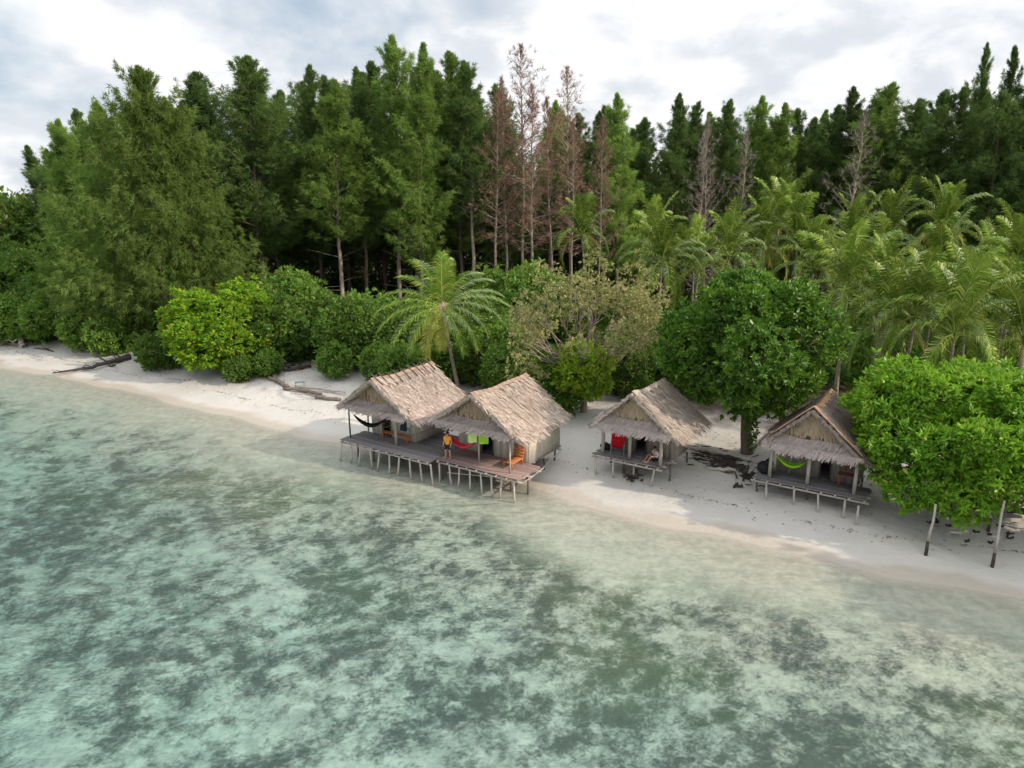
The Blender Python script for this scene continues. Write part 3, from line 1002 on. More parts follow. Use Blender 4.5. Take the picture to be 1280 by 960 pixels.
# far-left low wood and the dark mass of forest behind everything
def forest_mass(name, u0, u1, Y0, Y1, vtop, n, mat, seed, size=(0.5, 1.2)):
    rng = np.random.default_rng(seed)
    u = rng.uniform(u0, u1, n)
    Yv = rng.uniform(Y0, Y1, n)
    d = np.array([ray(a, b) for a, b in zip(u, np.interp(u, *vtop))])
    tt = Yv / d[:, 1]
    x = d[:, 0] * tt
    top = CAM_H + d[:, 2] * tt
    lump = 1 + 0.14 * np.sin(x * 0.7 + 2 * np.sin(Yv * 0.4)) + 0.09 * np.sin(x * 1.9 + Yv)
    z = 1 + (top * lump - 1) * (1 - rng.random(n) ** 1.6 * 0.98)
    P = np.column_stack([x, Yv, z])
    A = nrm(rng.normal(size=(n, 3)) + np.array((0, -0.2, 0.7)))
    me = leaves_mesh(name, P, A, rng.uniform(*size, n), rng, mat, 0.5)
    return mesh_obj(name, me)


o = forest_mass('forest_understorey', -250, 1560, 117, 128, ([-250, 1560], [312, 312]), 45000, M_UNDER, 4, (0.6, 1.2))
tag(o, 'dense low greenery in the shade behind the forest trunks', 'understorey', kind='stuff')
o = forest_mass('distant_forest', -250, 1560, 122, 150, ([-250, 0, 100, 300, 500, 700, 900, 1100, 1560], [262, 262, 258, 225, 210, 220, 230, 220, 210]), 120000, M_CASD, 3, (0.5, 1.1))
tag(o, 'dark mass of forest far behind the casuarina trunks', 'forest', kind='stuff')

# ------------------------------------------------------------------ bushes and broadleaf trees
BUSHV = []
for i, (rad, h1, nl, lr) in enumerate([(2.6, 4.0, 11, 1.15), (2.2, 3.2, 9, 1.0), (3.0, 5.2, 14, 1.25), (1.8, 3.6, 9, 0.9)]):
    rng = np.random.default_rng(300 + i)
    me, Ls = lobed_crown(rng, rad, 0.2, h1, nl + 4, lr * 0.92, 10.0, 9, 0.30, mat=M_BUSH, floor=0.05)
    BUSHV.append(({'crown': me, 'trunk': broad_trunk(rng, Ls[:8], 0.10, 0.7, M_BARKD)}, rad, h1))


def put_bush(k, u, v, sc, label, group, name='shrub', xy=None, cat='shrub'):
    p = ground(u, v) if xy is None else np.array((xy[0], xy[1], gz(*xy)))
    return tree(name, BUSHV[k][0], p, random.uniform(0, 6.28), sc, label, cat, group)


BL = 'shrubs along the left beach edge'
for k, u, v, sc, lab in [
        (0, 12, 426, 1.3, 'leafy shrub at the left picture edge above the stump'),
        (1, 48, 428, 1.35, 'rounded shrub directly behind the weathered stump'),
        (2, 80, 428, 1.2, 'greyish green rounded shrub between stump and fallen tree'),
        (0, 112, 436, 1.25, 'shrub with domed top left of the fallen tree'),
        (1, 142, 441, 1.2, 'low shrub hanging over the fallen tree roots'),
        (3, 168, 436, 1.3, 'dark shrub under the big olive casuarina'),
        (1, 300, 477, 0.7, 'low leafy shrub on sand at the right foot of the yellow bush'),
        (1, 336, 470, 0.75, 'small shrub hanging over the dark log'),
        (3, 186, 456, 0.8, 'thin shrub right of the fallen tree roots'),
        (0, 205, 462, 0.95, 'bluish green shrub touching the left of the yellow bush')]:
    put_bush(k, u, v, sc, lab, BL)
for k, u, Yd, sc, lab in [
        (2, -10, 92, 1.9, 'tall bushy tree behind the shrubs at the left edge'),
        (2, 32, 90, 1.7, 'bushy tree left of the leaning casuarina'),
        (0, 62, 86, 1.8, 'dense bushy tree under the leaning casuarina'),
        (3, 100, 83, 1.8, 'dark bushy tree below the dark green casuarina')]:
    x, _ = far(u, Yd)
    put_bush(k, 0, 0, sc, lab, 'bushy trees behind the left beach shrubs', 'bushy_tree', (x, Yd), 'tree')

for k, u, Yd, sc, lab in [
        (2, -25, 108, 3.0, 'hazy tall tree cut by the left picture edge'),
        (0, 12, 112, 3.6, 'hazy tree at the left skyline just beside the edge'),
        (2, 44, 104, 2.8, 'tree between the skyline gap and the leaning casuarina')]:
    x, _ = far(u, Yd)
    put_bush(k, 0, 0, sc, lab, 'low trees at the far left skyline', 'bushy_tree', (x, Yd), 'tree')

# the yellow-green bush
rng = np.random.default_rng(41)
p = ground(272, 474)
me, Ls = lobed_crown(rng, 4.6, 0.3, 8.4, 34, 1.25, 9.5, 11, 0.36, mat=M_YELLOW, floor=0.15)
tree('yellow_bush', {'crown': me, 'trunk': broad_trunk(rng, Ls[:14], 0.2, 1.6, M_BARKD)}, p + np.array((0.3, 2.6, -0.2)), 0.3, (1.24, 1.0, 1.02), 'bright yellow-green bush bulging over the sand left of the huts', 'bush')
# its neighbours to the right
for k, u, Yd, sc, lab in [
        (2, 330, 68, 1.35, 'green bush touching the yellow bush on its right'),
        (2, 352, 74, 1.55, 'tall bright bush right behind the yellow bush'),
        (3, 376, 69, 1.2, 'bush with rusty dry leaves between yellow bush and hedge'),
        (0, 408, 72, 1.5, 'leafy bush left of the lone palm'),
        (2, 432, 66, 1.25, 'dark dense bush behind the left hut roof'),
        (0, 452, 70, 1.6, 'broad bush under the left fronds of the lone palm'),
        (3, 412, 62.5, 0.95, 'small thin stemmed shrub behind the driftwood logs'),
        (1, 496, 66, 1.5, 'dark shrub behind the lone palm trunk'),
        (0, 534, 68, 1.5, 'shrub right behind the left hut ridge'),
        (2, 606, 66, 1.15, 'dark green bush between lone palm and pale tree'),
        (0, 632, 62, 1.3, 'shaded bush behind the second hut roof'),
        (2, 622, 76, 1.5, 'large leaved green tree behind the lone palm right fronds'),
        (3, 690, 72, 2.0, 'bright leaved upright tree above the pale tree'),
        (2, 660, 74, 1.6, 'upright green bush left of the bright leaved one'),
        (0, 505, 58, 1.0, 'dark low bush close behind the leftmost hut roof'),
        (1, 548, 60, 1.1, 'shaded shrub at the foot of the lone palm'),
        (3, 590, 59, 1.2, 'dark bush right of the lone palm trunk'),
        (0, 640, 56, 1.1, 'green shrub close behind the second hut ridge'),
        (1, 672, 53, 1.15, 'low leafy bush under the pale tree left limbs'),
        (0, 700, 52, 1.0, 'yellowish green shrub beside the second hut back eave'),
        (1, 470, 61, 1.0, 'low shrub left of the leftmost hut ridge'),
        (1, 868, 56, 1.2, 'dark undershrub in the shade of the round tree'),
        (1, 800, 62, 1.5, 'dark bush between pale tree and round tree'),
        (0, 790, 56, 1.1, 'low dark bush behind the third hut roof')]:
    x, _ = far(u, Yd)
    put_bush(k, 0, 0, sc, lab, 'bushes behind the huts', 'bush', (x, Yd), 'bush')

# pale dry-leaved tree
rng = np.random.default_rng(52)
p = ground(728, 515)
me, Ls = lobed_crown(rng, 6.6, 3.0, 10.8, 46, 0.98, 5.4, 8, 0.22, mat=M_PALE, keep_inner=0.3, extra=[((-5.6, -1.2, 4.0), 1.1), ((-4.4, -0.6, 3.3), 0.9), ((4.6, 0.8, 10.2), 1.2), ((1.0, 0.5, 11.2), 1.0), ((-3.0, 0, 10.2), 1.1), ((5.6, -0.5, 8.6), 1.2)])
grn = []
me2, Lg = lobed_crown(rng, 2.4, 1.8, 5.4, 9, 1.0, 7.0, 8, 0.36, mat=M_PALEG)
T = empty('pale_leaved_tree', p, 0.4, 'pale yellowish-grey tree with open limbs behind the middle huts', 'tree')
mesh_obj('crown', me, T)
g = mesh_obj('leafy_shoots', me2, T)
g.location = (-0.8, -1.9, 0.2)
mesh_obj('trunk', broad_trunk(rng, Ls[:24], 0.24, 2.6, M_BARK, (0.3, 0.2)), T)

# big round dark tree between the right huts
rng = np.random.default_rng(63)
p = ground(934, 567)
me, Ls = lobed_crown(rng, 5.6, 3.0, 11.7, 54, 1.35, 11.0, 12, 0.29, mat=M_ROUND, spread=0.85, keep_inner=0.06)
T = empty('round_tree', p, 1.1, 'large round dark glossy tree standing between the two right huts', 'tree')
mesh_obj('crown', me, T).location = (-0.35, 0.35, 0)
mesh_obj('trunk', broad_trunk(rng, Ls[:26], 0.34, 3.6, M_BARKD, (0.2, 0.4)), T)
mb = MB()
C = np.column_stack([rng.normal(size=160) * 0.18 - 0.3, rng.normal(size=160) * 0.2 - 0.2, rng.uniform(0.3, 3.2, 160)])
P_, A_, S_ = rosettes(C, nrm(rng.normal(size=(160, 3)) + np.array((-0.4, -0.5, 0.2))), 4, 0.2, rng)
mesh_obj('ivy', leaves_mesh('ivy', P_, A_, S_, rng, M_ROUND, 0.6), T)

# big bright tree at right
rng = np.random.default_rng(74)
p = at(1207, 640, 0.6)
p[2] = gz(p[0], p[1])
me, Ls = lobed_crown(rng, 6.0, 1.9, 8.0, 46, 1.45, 9.0, 12, 0.32, mat=M_RIGHT, spread=0.98, aspect=0.38, flat=0.62, keep_inner=0.06,
                     extra=[((-5.0, 0.6, 5.6), 1.5), ((-3.9, 1.0, 6.9), 1.4), ((-4.9, -0.9, 4.2), 1.4), ((-3.6, -2.6, 4.4), 1.4), ((-1.2, -3.9, 3.6), 1.4), ((1.5, -3.8, 3.0), 1.3), ((4.0, -2.6, 2.6), 1.3), ((3.0, -3.2, 4.6), 1.4), ((-4.2, -2.0, 1.9), 1.2), ((-2.6, -3.3, 1.8), 1.2), ((-4.3, -1.2, 2.9), 1.3), ((-3.4, -2.2, 2.3), 1.2), ((-4.6, 0.1, 4.1), 1.3), ((-2.2, -2.8, 2.2), 1.1), ((-5.0, -0.6, 2.6), 1.0), ((0.6, -2.4, 2.0), 0.9)])
T = empty('spreading_tree', p, 0, 'wide bright green tree spreading over the sand at far right', 'tree')
mesh_obj('crown', me, T)
mesh_obj('trunk', broad_trunk(rng, Ls[::2], 0.28, 1.8, M_BARK, (0.3, 0.3)), T)
# a neighbour beyond the right edge whose shade reaches the water
rng = np.random.default_rng(75)
me, Ls = lobed_crown(rng, 5.0, 1.6, 9.0, 26, 1.5, 6.0, 9, 0.5, mat=M_RIGHT)
tree('spreading_tree', {'crown': me, 'trunk': broad_trunk(rng, Ls[:12], 0.25, 1.8, M_BARK)}, (37.0, 22.5, gz(37.0, 22.5)), 0, (1.1, 1.1, 1.25), 'green beach tree just beyond the right picture edge', 'tree')

# ------------------------------------------------------------------ palms
PV = [palm_meshes(500 + i, hh, LL, nf, ln, yl)[0] for i, (hh, LL, nf, ln, yl) in enumerate([(7.5, 4.7, 18, 0.8, 2), (8.5, 4.9, 19, 0.5, 1), (6.0, 5.2, 18, 0.4, 1), (9.0, 4.5, 17, 1.0, 3), (5.0, 5.4, 17, 0.3, 1)])]
PH = [7.5, 8.5, 6.0, 9.0, 5.0]
PG = 'coconut palms of the grove behind the right huts'
palms = [
    # u, v of crown heart, Y, variant, label
    (738, 296, 78, 3, 'small palm with hanging dry fronds at the left end of the grove'),
    (812, 296, 74, 0, 'palm with feathery upright fronds above the pale tree'),
    (826, 330, 66, 1, 'palm partly hidden behind the round tree left shoulder'),
    (905, 322, 68, 1, 'bright fronded palm directly above the round tree'),
    (870, 318, 72, 2, 'palm leaning behind the round tree top'),
    (944, 312, 74, 0, 'palm with arching fronds right above the round tree crown'),
    (972, 272, 80, 3, 'highest palm of the grove, before the dark forest'),
    (1000, 300, 75, 1, 'palm between the highest palm and the brown hearted one'),
    (1058, 306, 68, 0, 'palm with brown heart and yellow hanging fronds'),
    (1104, 300, 74, 1, 'palm right of the brown hearted palm'),
    (1168, 288, 72, 3, 'palm with stiff upright pale fronds below the emergent casuarina'),
    (1060, 364, 56, 2, 'palm right behind the round tree right side'),
    (1104, 356, 60, 4, 'low palm in the middle of the grove'),
    (1172, 336, 62, 1, 'large palm with long glossy upright fronds in the grove centre'),
    (1140, 396, 50, 2, 'front palm just behind the spreading tree'),
    (1110, 404, 53, 4, 'low front palm left behind the spreading tree'),
    (1218, 372, 57, 0, 'palm with drooping yellow fronds right of centre'),
    (1252, 402, 50, 2, 'dark low palm behind the spreading tree at right'),
    (1272, 330, 62, 1, 'palm near the right edge in the grove'),
    (1290, 372, 55, 0, 'palm cut by the right picture edge'),
    (1196, 420, 46, 4, 'short palm with a broad dark frond behind the spreading tree'),
    (1284, 430, 45, 4, 'short palm behind the spreading tree at the right edge'),
    (1240, 310, 70, 2, 'palm behind the right grove edge'),
    (1010, 340, 62, 0, 'palm peeking over the round tree right shoulder'),
]
for u, v, Yd, k, lab in palms:
    x, hz_ = far(u, Yd, v)
    z = gz(x, Yd)
    sc = min(1.25, max(0.72, (hz_ - z) / PH[k]))
    s2 = (hz_ - z) / PH[k]
    o = empty('coconut_palm', (x, Yd, z), random.uniform(0, 6.28), lab, 'palm', PG, (0.92, 0.92, s2 if s2 < 1.4 else 1.4))
    for part, me in PV[k].items():
        mesh_obj(part, me, o)

# the lone palm behind the left huts: every frond a part
rng = np.random.default_rng(88)
pb = ground(577, 492)
hp = at(556, 392, 8.3)
topz = 8.0
hx, _ = far(556, pb[1] - 1.0, 392)
_, topz = far(556, pb[1] - 1.0, 392)
lone = empty('coconut_palm', pb, 0, 'lone coconut palm leaning left above the gap between the left huts', 'palm')
s = np.linspace(0, 1, 10)
topl = np.array((hx - pb[0] - 0.2, -1.0, topz - pb[2] + 0.5))
P_ = np.column_stack([topl[0] * s ** 0.8, topl[1] * s, -0.4 + (topl[2] + 0.4) * s])
MB().tube(P_, 0.15 - 0.035 * s + 0.08 * (1 - s) ** 6, 8).build('trunk', M_PALMB, lone, True)
spec = [(100, 82, 0.9, 0), (82, 66, 0.95, 0), (125, 62, 1.0, 0), (60, 48, 1.0, 0), (150, 45, 1.0, 0), (35, 40, 1.05, 0), (20, 30, 1.0, 0), (172, 28, 1.05, 0), (0, 22, 1.1, 0), (-14, 12, 1.1, 0), (188, 16, 1.1, 0), (200, 4, 1.1, 0),
        (-30, 2, 1.0, 0), (216, -8, 1.1, 0), (228, -18, 1.0, 0), (243, -24, 0.95, 1), (-48, -10, 1.05, 0), (-60, -20, 0.95, 0), (270, -32, 0.75, 1), (75, 78, 0.6, 0), (110, 40, 1.0, 0), (45, 20, 1.0, 0), (140, 18, 1.0, 0), (90, 25, 1.0, 0)]
for az, el, ls, yl in spec:
    Ra, V, F = frond_arrays(rng, 5.3 * ls, el + 8, R(az) + rng.normal() * 0.04, nl=46, leaf_len=0.92, width=0.075, curl=0.80, org=topl)
    fb = MB().add(V, F)
    fb.tube(Ra, np.linspace(0.05, 0.008, len(Ra)), 5, cap=False)
    f_ = fb.build('frond', M_PALMY if yl else M_PALM, lone)
    if yl:
        f_['label'] = 'yellowing drooping frond'
for k in range(7):
    a_ = rng.uniform(-2.4, 0.4)
    c = topl + np.array((0.34 * math.cos(a_), 0.34 * math.sin(a_), rng.uniform(-0.35, 0.05)))
    MB().ball(c, (0.13, 0.13, 0.16), 8, 6).build('coconut', M_NUT, lone, True)
hb = MB()
for k in range(26):
    d = nrm(rng.normal(size=3) + np.array((0, -0.3, 0.5)))
    hb.tube([topl - np.array((0, 0, 0.25)), topl + d * 0.55], [0.08, 0.02], 4)
hb.build('fibre_heart', M_DRIFTP, lone)

# undergrowth over the forest floor
rng = np.random.default_rng(99)
n = 60000
u = rng.uniform(-120, 1420, n)
Yv = 56 + 68 * rng.random(n) ** 0.8
x = (u - 640) / CAM_F * 0.966 * Yv
dd = shore_d(x, Yv)
lim = 8 + 7 * np.clip((x + 30) / 40, 0, 1)
patch = np.sin(x * 0.55 + 2 * np.sin(Yv * 0.3)) + np.sin(Yv * 0.7 + x * 0.25) + rng.normal(size=n) * 0.5
keep = (dd > lim + 2.5) & ((patch > -0.5) | (dd > 24))
x, Yv, dd, patch = x[keep], Yv[keep], dd[keep], patch[keep]
hmax = np.clip(0.6 + 0.8 * (patch + 0.5), 0.5, 2.8)
z = height_from(dd, x, Yv) + hmax * rng.random(len(x)) ** 0.7
C = np.column_stack([x, Yv, z])
P_, A_, S_ = rosettes(C, nrm(rng.normal(size=C.shape) * 0.4 + np.array((0, -0.2, 1.0))), 6, 0.55, rng)
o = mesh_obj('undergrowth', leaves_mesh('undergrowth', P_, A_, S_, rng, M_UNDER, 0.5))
tag(o, 'low green undergrowth covering the forest floor', 'undergrowth', kind='stuff')

# ------------------------------------------------------------------ huts
HUT_A = R(-33)
UX = np.array((math.cos(HUT_A), math.sin(HUT_A), 0))
UY = np.array((-math.sin(HUT_A), math.cos(HUT_A), 0))


def ridge_sag(a):
    """old thatch sags between its rafters"""
    a = np.asarray(a, float)
    return np.concatenate([a * 0, a * 0, -0.13 * np.sin(PI * a) + 0.035 * np.sin(11 * a + 1)], -1)


def slope_grid(rng, ridge0, ridge1, eave0, eave1, nu=46, nv=34, thick=0.16, step=0.075, rag=0.16):
    """top surface of one thatched slope with courses and ragged edges"""
    a = np.linspace(0, 1, nu)[:, None, None]
    b = np.linspace(0, 1, nv)[None, :, None]
    r = ridge0 + (ridge1 - ridge0) * a
    e = eave0 + (eave1 - eave0) * a
    G = r + (e - r) * b + ridge_sag(a)
    nv_ = np.cross(ridge1 - ridge0, eave0 - ridge0)
    nv_ /= np.linalg.norm(nv_)
    if nv_[2] < 0:
        nv_ = -nv_
    saw = ((b * 8.5) % 1.0) * step
    nz = rng.normal(size=(nu, nv, 1)) * 0.016 + 0.05 * np.sin(a * 9 + 2 * b) * np.sin(b * 5 + a * 3)
    # a bit of sag in the middle of the slope
    sag = -0.10 * np.sin(PI * b) * (0.6 + 0.4 * np.sin(PI * a))
    G = G + nv_ * (saw + nz + sag)
    dn = (eave0 - ridge0) / np.linalg.norm(eave0 - ridge0)
    G[:, -1] += dn * (rng.normal(size=(nu, 1)) * rag)
    al = (ridge1 - ridge0) / np.linalg.norm(ridge1 - ridge0)
    G[0] -= al * np.abs(rng.normal(size=(nv, 1))) * rag * 0.5
    G[-1] += al * np.abs(rng.normal(size=(nv, 1))) * rag * 0.5
    return G, nv_, dn, al


def thatch_slope(mb, rng, r0, r1, e0, e1, nstrip=2600, thick=0.17, fringe=True, sl=(0.35, 0.8)):
    G, nv_, dn, al = slope_grid(rng, r0, r1, e0, e1)
    mb.sheet(G)
    mb.sheet((G - nv_ * thick)[::-1])
    # close the rim
    for edge in (G[0], G[-1], G[:, -1]):
        mb.sheet(np.stack([edge, edge - nv_ * thick]))
    # loose palm-leaf strips lying down the slope
    n = nstrip
    a, b = rng.random((n, 1)), rng.random((n, 1))
    r = r0 + (r1 - r0) * a
    e = e0 + (e1 - e0) * a
    P = r + (e - r) * b + ridge_sag(a) + nv_ * (0.04 + 0.05 * rng.random((n, 1)) + 0.05 * np.sin(a * 9 + 2 * b) * np.sin(b * 5 + a * 3) - 0.10 * np.sin(PI * b) * (0.6 + 0.4 * np.sin(PI * a)))
    L = rng.uniform(*sl, (n, 1))
    d = nrm(dn + al * rng.normal(size=(n, 1)) * 0.20)
    wv = al * rng.uniform(0.018, 0.045, (n, 1))
    Q = P + d * L + nv_ * rng.uniform(-0.03, 0.10, (n, 1))
    V = np.stack([P - wv, P + wv, Q + wv * 0.6, Q - wv * 0.6], 1)
    mb.add(V, np.arange(n * 4).reshape(n, 4))
    if fringe:
        n = 420
        a = rng.random((n, 1))
        P = e0 + (e1 - e0) * a + ridge_sag(a) - dn * 0.15 - nv_ * thick * rng.random((n, 1))
        L = rng.uniform(0.15, 0.38, (n, 1))
        d = nrm(dn * 0.7 + np.array((0, 0, -0.6)) + al * rng.normal(size=(n, 1)) * 0.15)
        wv = al * rng.uniform(0.02, 0.05, (n, 1))
        V = np.stack([P - wv, P + wv, P + d * L + wv * 0.4, P + d * L - wv * 0.4], 1)
        mb.add(V, np.arange(n * 4).reshape(n, 4))


def fringe_line(mb, rng, p0, p1, down, n, L0, L1, wd=0.04, out=None):
    p0, p1 = np.array(p0, float), np.array(p1, float)
    al = nrm(p1 - p0)
    a = rng.random((n, 1))
    P = p0 + (p1 - p0) * a + rng.normal(size=(n, 3)) * 0.03
    L = rng.uniform(L0, L1, (n, 1))
    d = nrm(np.array(down, float) + rng.normal(size=(n, 3)) * 0.12)
    wv = al * rng.uniform(0.5, 1.2, (n, 1)) * wd
    V = np.stack([P - wv, P + wv, P + d * L + wv * 0.4, P + d * L - wv * 0.4], 1)
    mb.add(V, np.arange(n * 4).reshape(n, 4))


def hut(name, M, label, spec, seed):
    """local frame: x across the front, y inland, z up from sea level"""
    rng = np.random.default_rng(seed)
    H = empty(name, (M[0], M[1], 0), HUT_A, label, 'hut', 'thatched stilt huts along the beach')
    W, Dp, ez, rz, dz = spec['W'], spec['D'], spec['ez'], spec['rz'], spec['dz']

    def gl(x, y):
        p = np.array((M[0], M[1], 0)) + UX * x + UY * y
        return gz(p[0], p[1])
    # --- roof
    rb = MB()
    rx = spec.get('rx', 0.0)
    tp = spec.get('taper', 0.0)
    r0, r1 = np.array((rx - 0.1, -0.05, rz)), np.array((rx, Dp - 0.35, rz - spec.get('rdrop', 0.0)))
    thatch_slope(rb, rng, r0, r1, np.array((W, 0, ez)), np.array((W - tp, Dp, ez + 0.15 * tp)), spec.get('strips', 2600))
    thatch_slope(rb, rng, r0, r1, np.array((-W, 0, ez)), np.array((-W + tp, Dp, ez + 0.15 * tp)), 1500)
    for sg in (-1, 1):     # ragged verge along the front edge
        fringe_line(rb, rng, r0 + np.array((0, 0.02, -0.05)), (sg * W, 0.02, ez - 0.05), (0, -0.15, -1), 210, 0.06, 0.24, 0.045)
        fringe_line(rb, rng, r1 + np.array((0, -0.02, -0.05)), (sg * (W - tp), Dp - 0.02, ez - 0.05), (0, 0.15, -1), 120, 0.12, 0.4, 0.045)
    roof = rb.build('roof', spec['thatch'], H)
    # ridge cap
    cp = MB()
    nn_ = 24
    for k in range(nn_):
        q0, q1 = k / nn_, (k + 1.25) / nn_
        a, b = r0 + (r1 - r0) * q0 + ridge_sag([q0]), r0 + (r1 - r0) * min(1.01, q1) + ridge_sag([min(1.0, q1)])
        for sg in (-1, 1):
            dn = nrm(np.array((sg * W - rx, 0, ez - rz)))
            lift = np.array((0, 0, 0.12 + 0.02 * (k % 2)))
            o1, o2 = dn * rng.uniform(0.18, 0.42), dn * rng.uniform(0.18, 0.42)
            cp.add([a + lift, b + lift, b + o2 + lift, a + o1 + lift], [(0, 1, 2, 3)])
    cp.build('ridge_cap', spec.get('cap', spec['thatch']), roof)
    # battens / sticks on the roof
    if spec.get('sticks'):
        for k in range(spec['sticks']):
            q = (k + 0.5) / spec['sticks']
            c = r0 + (r1 - r0) * q + ridge_sag([q])
            sb = MB()
            for sg in (-1, 1):
                dn = nrm(np.array((sg * W, 0, ez - rz)))
                sb.tube([c - dn * 0.28 + np.array((0, 0, 0.16)), c + dn * rng.uniform(0.75, 1.05) + np.array((0, rng.uniform(-.1, .1), 0.18))], 0.04, 5)
            sb.build('ridge_stick', M_POLED, roof)
    if spec.get('ribs'):
        for k in range(spec['ribs']):
            q = (k + 0.35) / spec['ribs']
            c = r0 + (r1 - r0) * q + np.array((0, 0, 0.12)) + ridge_sag([q])
            e = np.array((W - tp * q, 0, ez)) + np.array((0, Dp * q, 0.06))
            mid = (c + e) / 2 - np.array((0, 0, 0.10))
            MB().tube([c, mid, c + (e - c) * 0.9], [0.05, 0.045, 0.03], 5).build('roof_batten', M_BAMBOO, roof)
    # --- gable panel and skirt
    gy = spec.get('gy', 0.5)
    sz = ez + (rz - ez) * 0.34
    k_ = (rz - sz) / (rz - ez)
    gb = MB()
    hw = W * k_
    tri = np.array([(-hw + 0.08, gy, sz), (hw - 0.08, gy, sz), (rx, gy, rz - 0.2)])
    gb.add(np.concatenate([tri, tri + np.array((0, 0.06, 0))]), [(0, 1, 4, 3), (1, 2, 5, 4), (2, 0, 3, 5)], [(0, 2, 1), (3, 4, 5)])
    gable = gb.build('gable_panel', M_GABLE, H)
    st_ = MB()
    n = 420
    a = rng.random((n, 1))
    zz = rng.random((n, 1))
    xx = (a * 2 - 1) * (hw - 0.1) * (1 - zz)
    P = np.concatenate([xx, np.full((n, 1), gy - 0.03), sz + zz * (rz - sz - 0.2)], 1)
    wv = np.array((1.0, 0, 0)) * rng.uniform(0.012, 0.03, (n, 1))
    Q_ = P + np.array((0, -0.03, -1)) * rng.uniform(0.2, 0.5, (n, 1)) + np.array((1.0, 0, 0)) * rng.normal(size=(n, 1)) * 0.03
    st_.add(np.stack([P - wv, P + wv, Q_ + wv, Q_ - wv], 1), np.arange(n * 4).reshape(n, 4))
    st_.build('gable_strips', M_GABLE, gable)
    # skirt sloping out over the porch
    kb = MB()
    s0 = np.array((-hw - 0.25, gy - 0.02, sz - 0.02))
    s1 = np.array((hw + 0.25, gy - 0.02, sz - 0.02))
    e0_, e1_ = np.array((-W + 0.35, -0.02, ez + 0.24)), np.array((W - 0.35, -0.02, ez + 0.24))
    thatch_slope(kb, rng, s0, s1, e0_, e1_, 1300, 0.08, False, (0.3, 0.6))
    fringe_line(kb, rng, e0_ - np.array((0, 0.02, -0.02)), e1_ - np.array((0, 0.02, -0.02)), (0, -0.3, -1), 620, 0.06, 0.30, 0.03)
    kb.build('front_awning', M_SKIRT if not spec.get('skirt') else spec['skirt'], H)
    # --- room
    x0, x1, y0, y1 = spec['room']
    th = 0.07

    def roof_z(x):
        return rz - (rz - ez) * min(1.0, abs(x - rx) / W) - 0.22
    wb_ = MB()
    zt0, zt1 = roof_z(x0), roof_z(x1)
    # side walls
    wb_.box(((x1), (y0 + y1) / 2, (dz + zt1) / 2), (th, y1 - y0, zt1 - dz))
    wb_.build('side_wall', spec['wall'], H)
    wb_ = MB()
    wb_.box(((x0), (y0 + y1) / 2, (dz + zt0) / 2), (th, y1 - y0, zt0 - dz))
    wb_.build('side_wall', spec['wall'], H)

    def wall_face(mb, xa, xb, za, y):
        """piece of gable-shaped wall from za up to the roof"""
        xs = np.linspace(xa, xb, 6)
        top = [max(za + 0.01, roof_z(q)) for q in xs]
        for q in range(5):
            f = [(xs[q], y, za), (xs[q + 1], y, za), (xs[q + 1], y, top[q + 1]), (xs[q], y, top[q])]
            bk = [(p[0], p[1] + th, p[2]) for p in f]
            mb.add(f + bk, [(0, 1, 2, 3), (5, 4, 7, 6), (1, 5, 6, 2), (4, 0, 3, 7), (3, 2, 6, 7), (0, 4, 5, 1)])
    fb = MB()
    da, db, dh = spec['door']
    wall_face(fb, x0 + th / 2 + 0.005, da, dz, y0)
    wall_face(fb, db, x1 - th / 2 - 0.005, dz, y0)
    wall_face(fb, da + 0.002, db - 0.002, dz + dh, y0)
    fb.build('front_wall', spec['wall'], H)
    bb = MB()
    wall_face(bb, x0 + th / 2 + 0.005, x1 - th / 2 - 0.005, dz, y1 - th)
    bb.build('back_wall', spec['wall'], H)
    # door frame
    db_ = MB()
    for xx_ in (da - 0.03, db + 0.03):
        db_.box((xx_, y0 - 0.025, dz + dh / 2), (0.07, 0.045, dh))
    db_.box(((da + db) / 2, y0 - 0.027, dz + dh + 0.035), (db - da + 0.14, 0.05, 0.07))
    db_.build('door_frame', M_POLED, H)
    if spec.get('door_leaf'):
        MB().box((da - 0.25, y0 - 0.06, dz + dh * 0.48), (0.5, 0.03, dh * 0.92)).build('door', M_REDWOOD, H)
    # horizontal battens on the walls
    for zz_ in spec.get('rails', (0.55, 1.25)):
        MB().tube([(x1 + th / 2 + 0.025, y0 + 0.02, dz + zz_), (x1 + th / 2 + 0.025, y1 - 0.02, dz + zz_)], 0.022, 5).build('wall_batten', M_BAMBOO, H)
        MB().tube([(db + 0.1, y0 - 0.03, dz + zz_), (x1 - 0.05, y0 - 0.03, dz + zz_)], 0.022, 5).build('wall_batten', M_BAMBOO, H)
    # --- deck
    for di, (a0, a1, b0, b1) in enumerate(spec['decks']):
        kb = MB()
        nb_ = int((b1 - b0) / 0.155)
        for k in range(nb_):
            y = b0 + (k + 0.5) * (b1 - b0) / nb_
            kb.box(((a0 + a1) / 2 + rng.normal() * 0.03, y, dz - 0.02 + rng.normal() * 0.006), (a1 - a0 + rng.normal() * 0.08, (b1 - b0) / nb_ - 0.02, 0.035))
        kb.build('deck', spec['deckm'][di] if isinstance(spec['deckm'], list) else spec['deckm'], H)
        # joists and bearers
        jb = MB()
        nj = max(3, int((a1 - a0) / 0.62))
        for k in range(nj):
            xj = a0 + 0.12 + k * (a1 - a0 - 0.24) / (nj - 1)
            jb.tube([(xj, b0 - rng.uniform(0.03, 0.16), dz - 0.10), (xj, b1 + 0.05, dz - 0.10)], 0.052, 6)
        jb.build('joists', M_POLE, H)
        bb_ = MB()
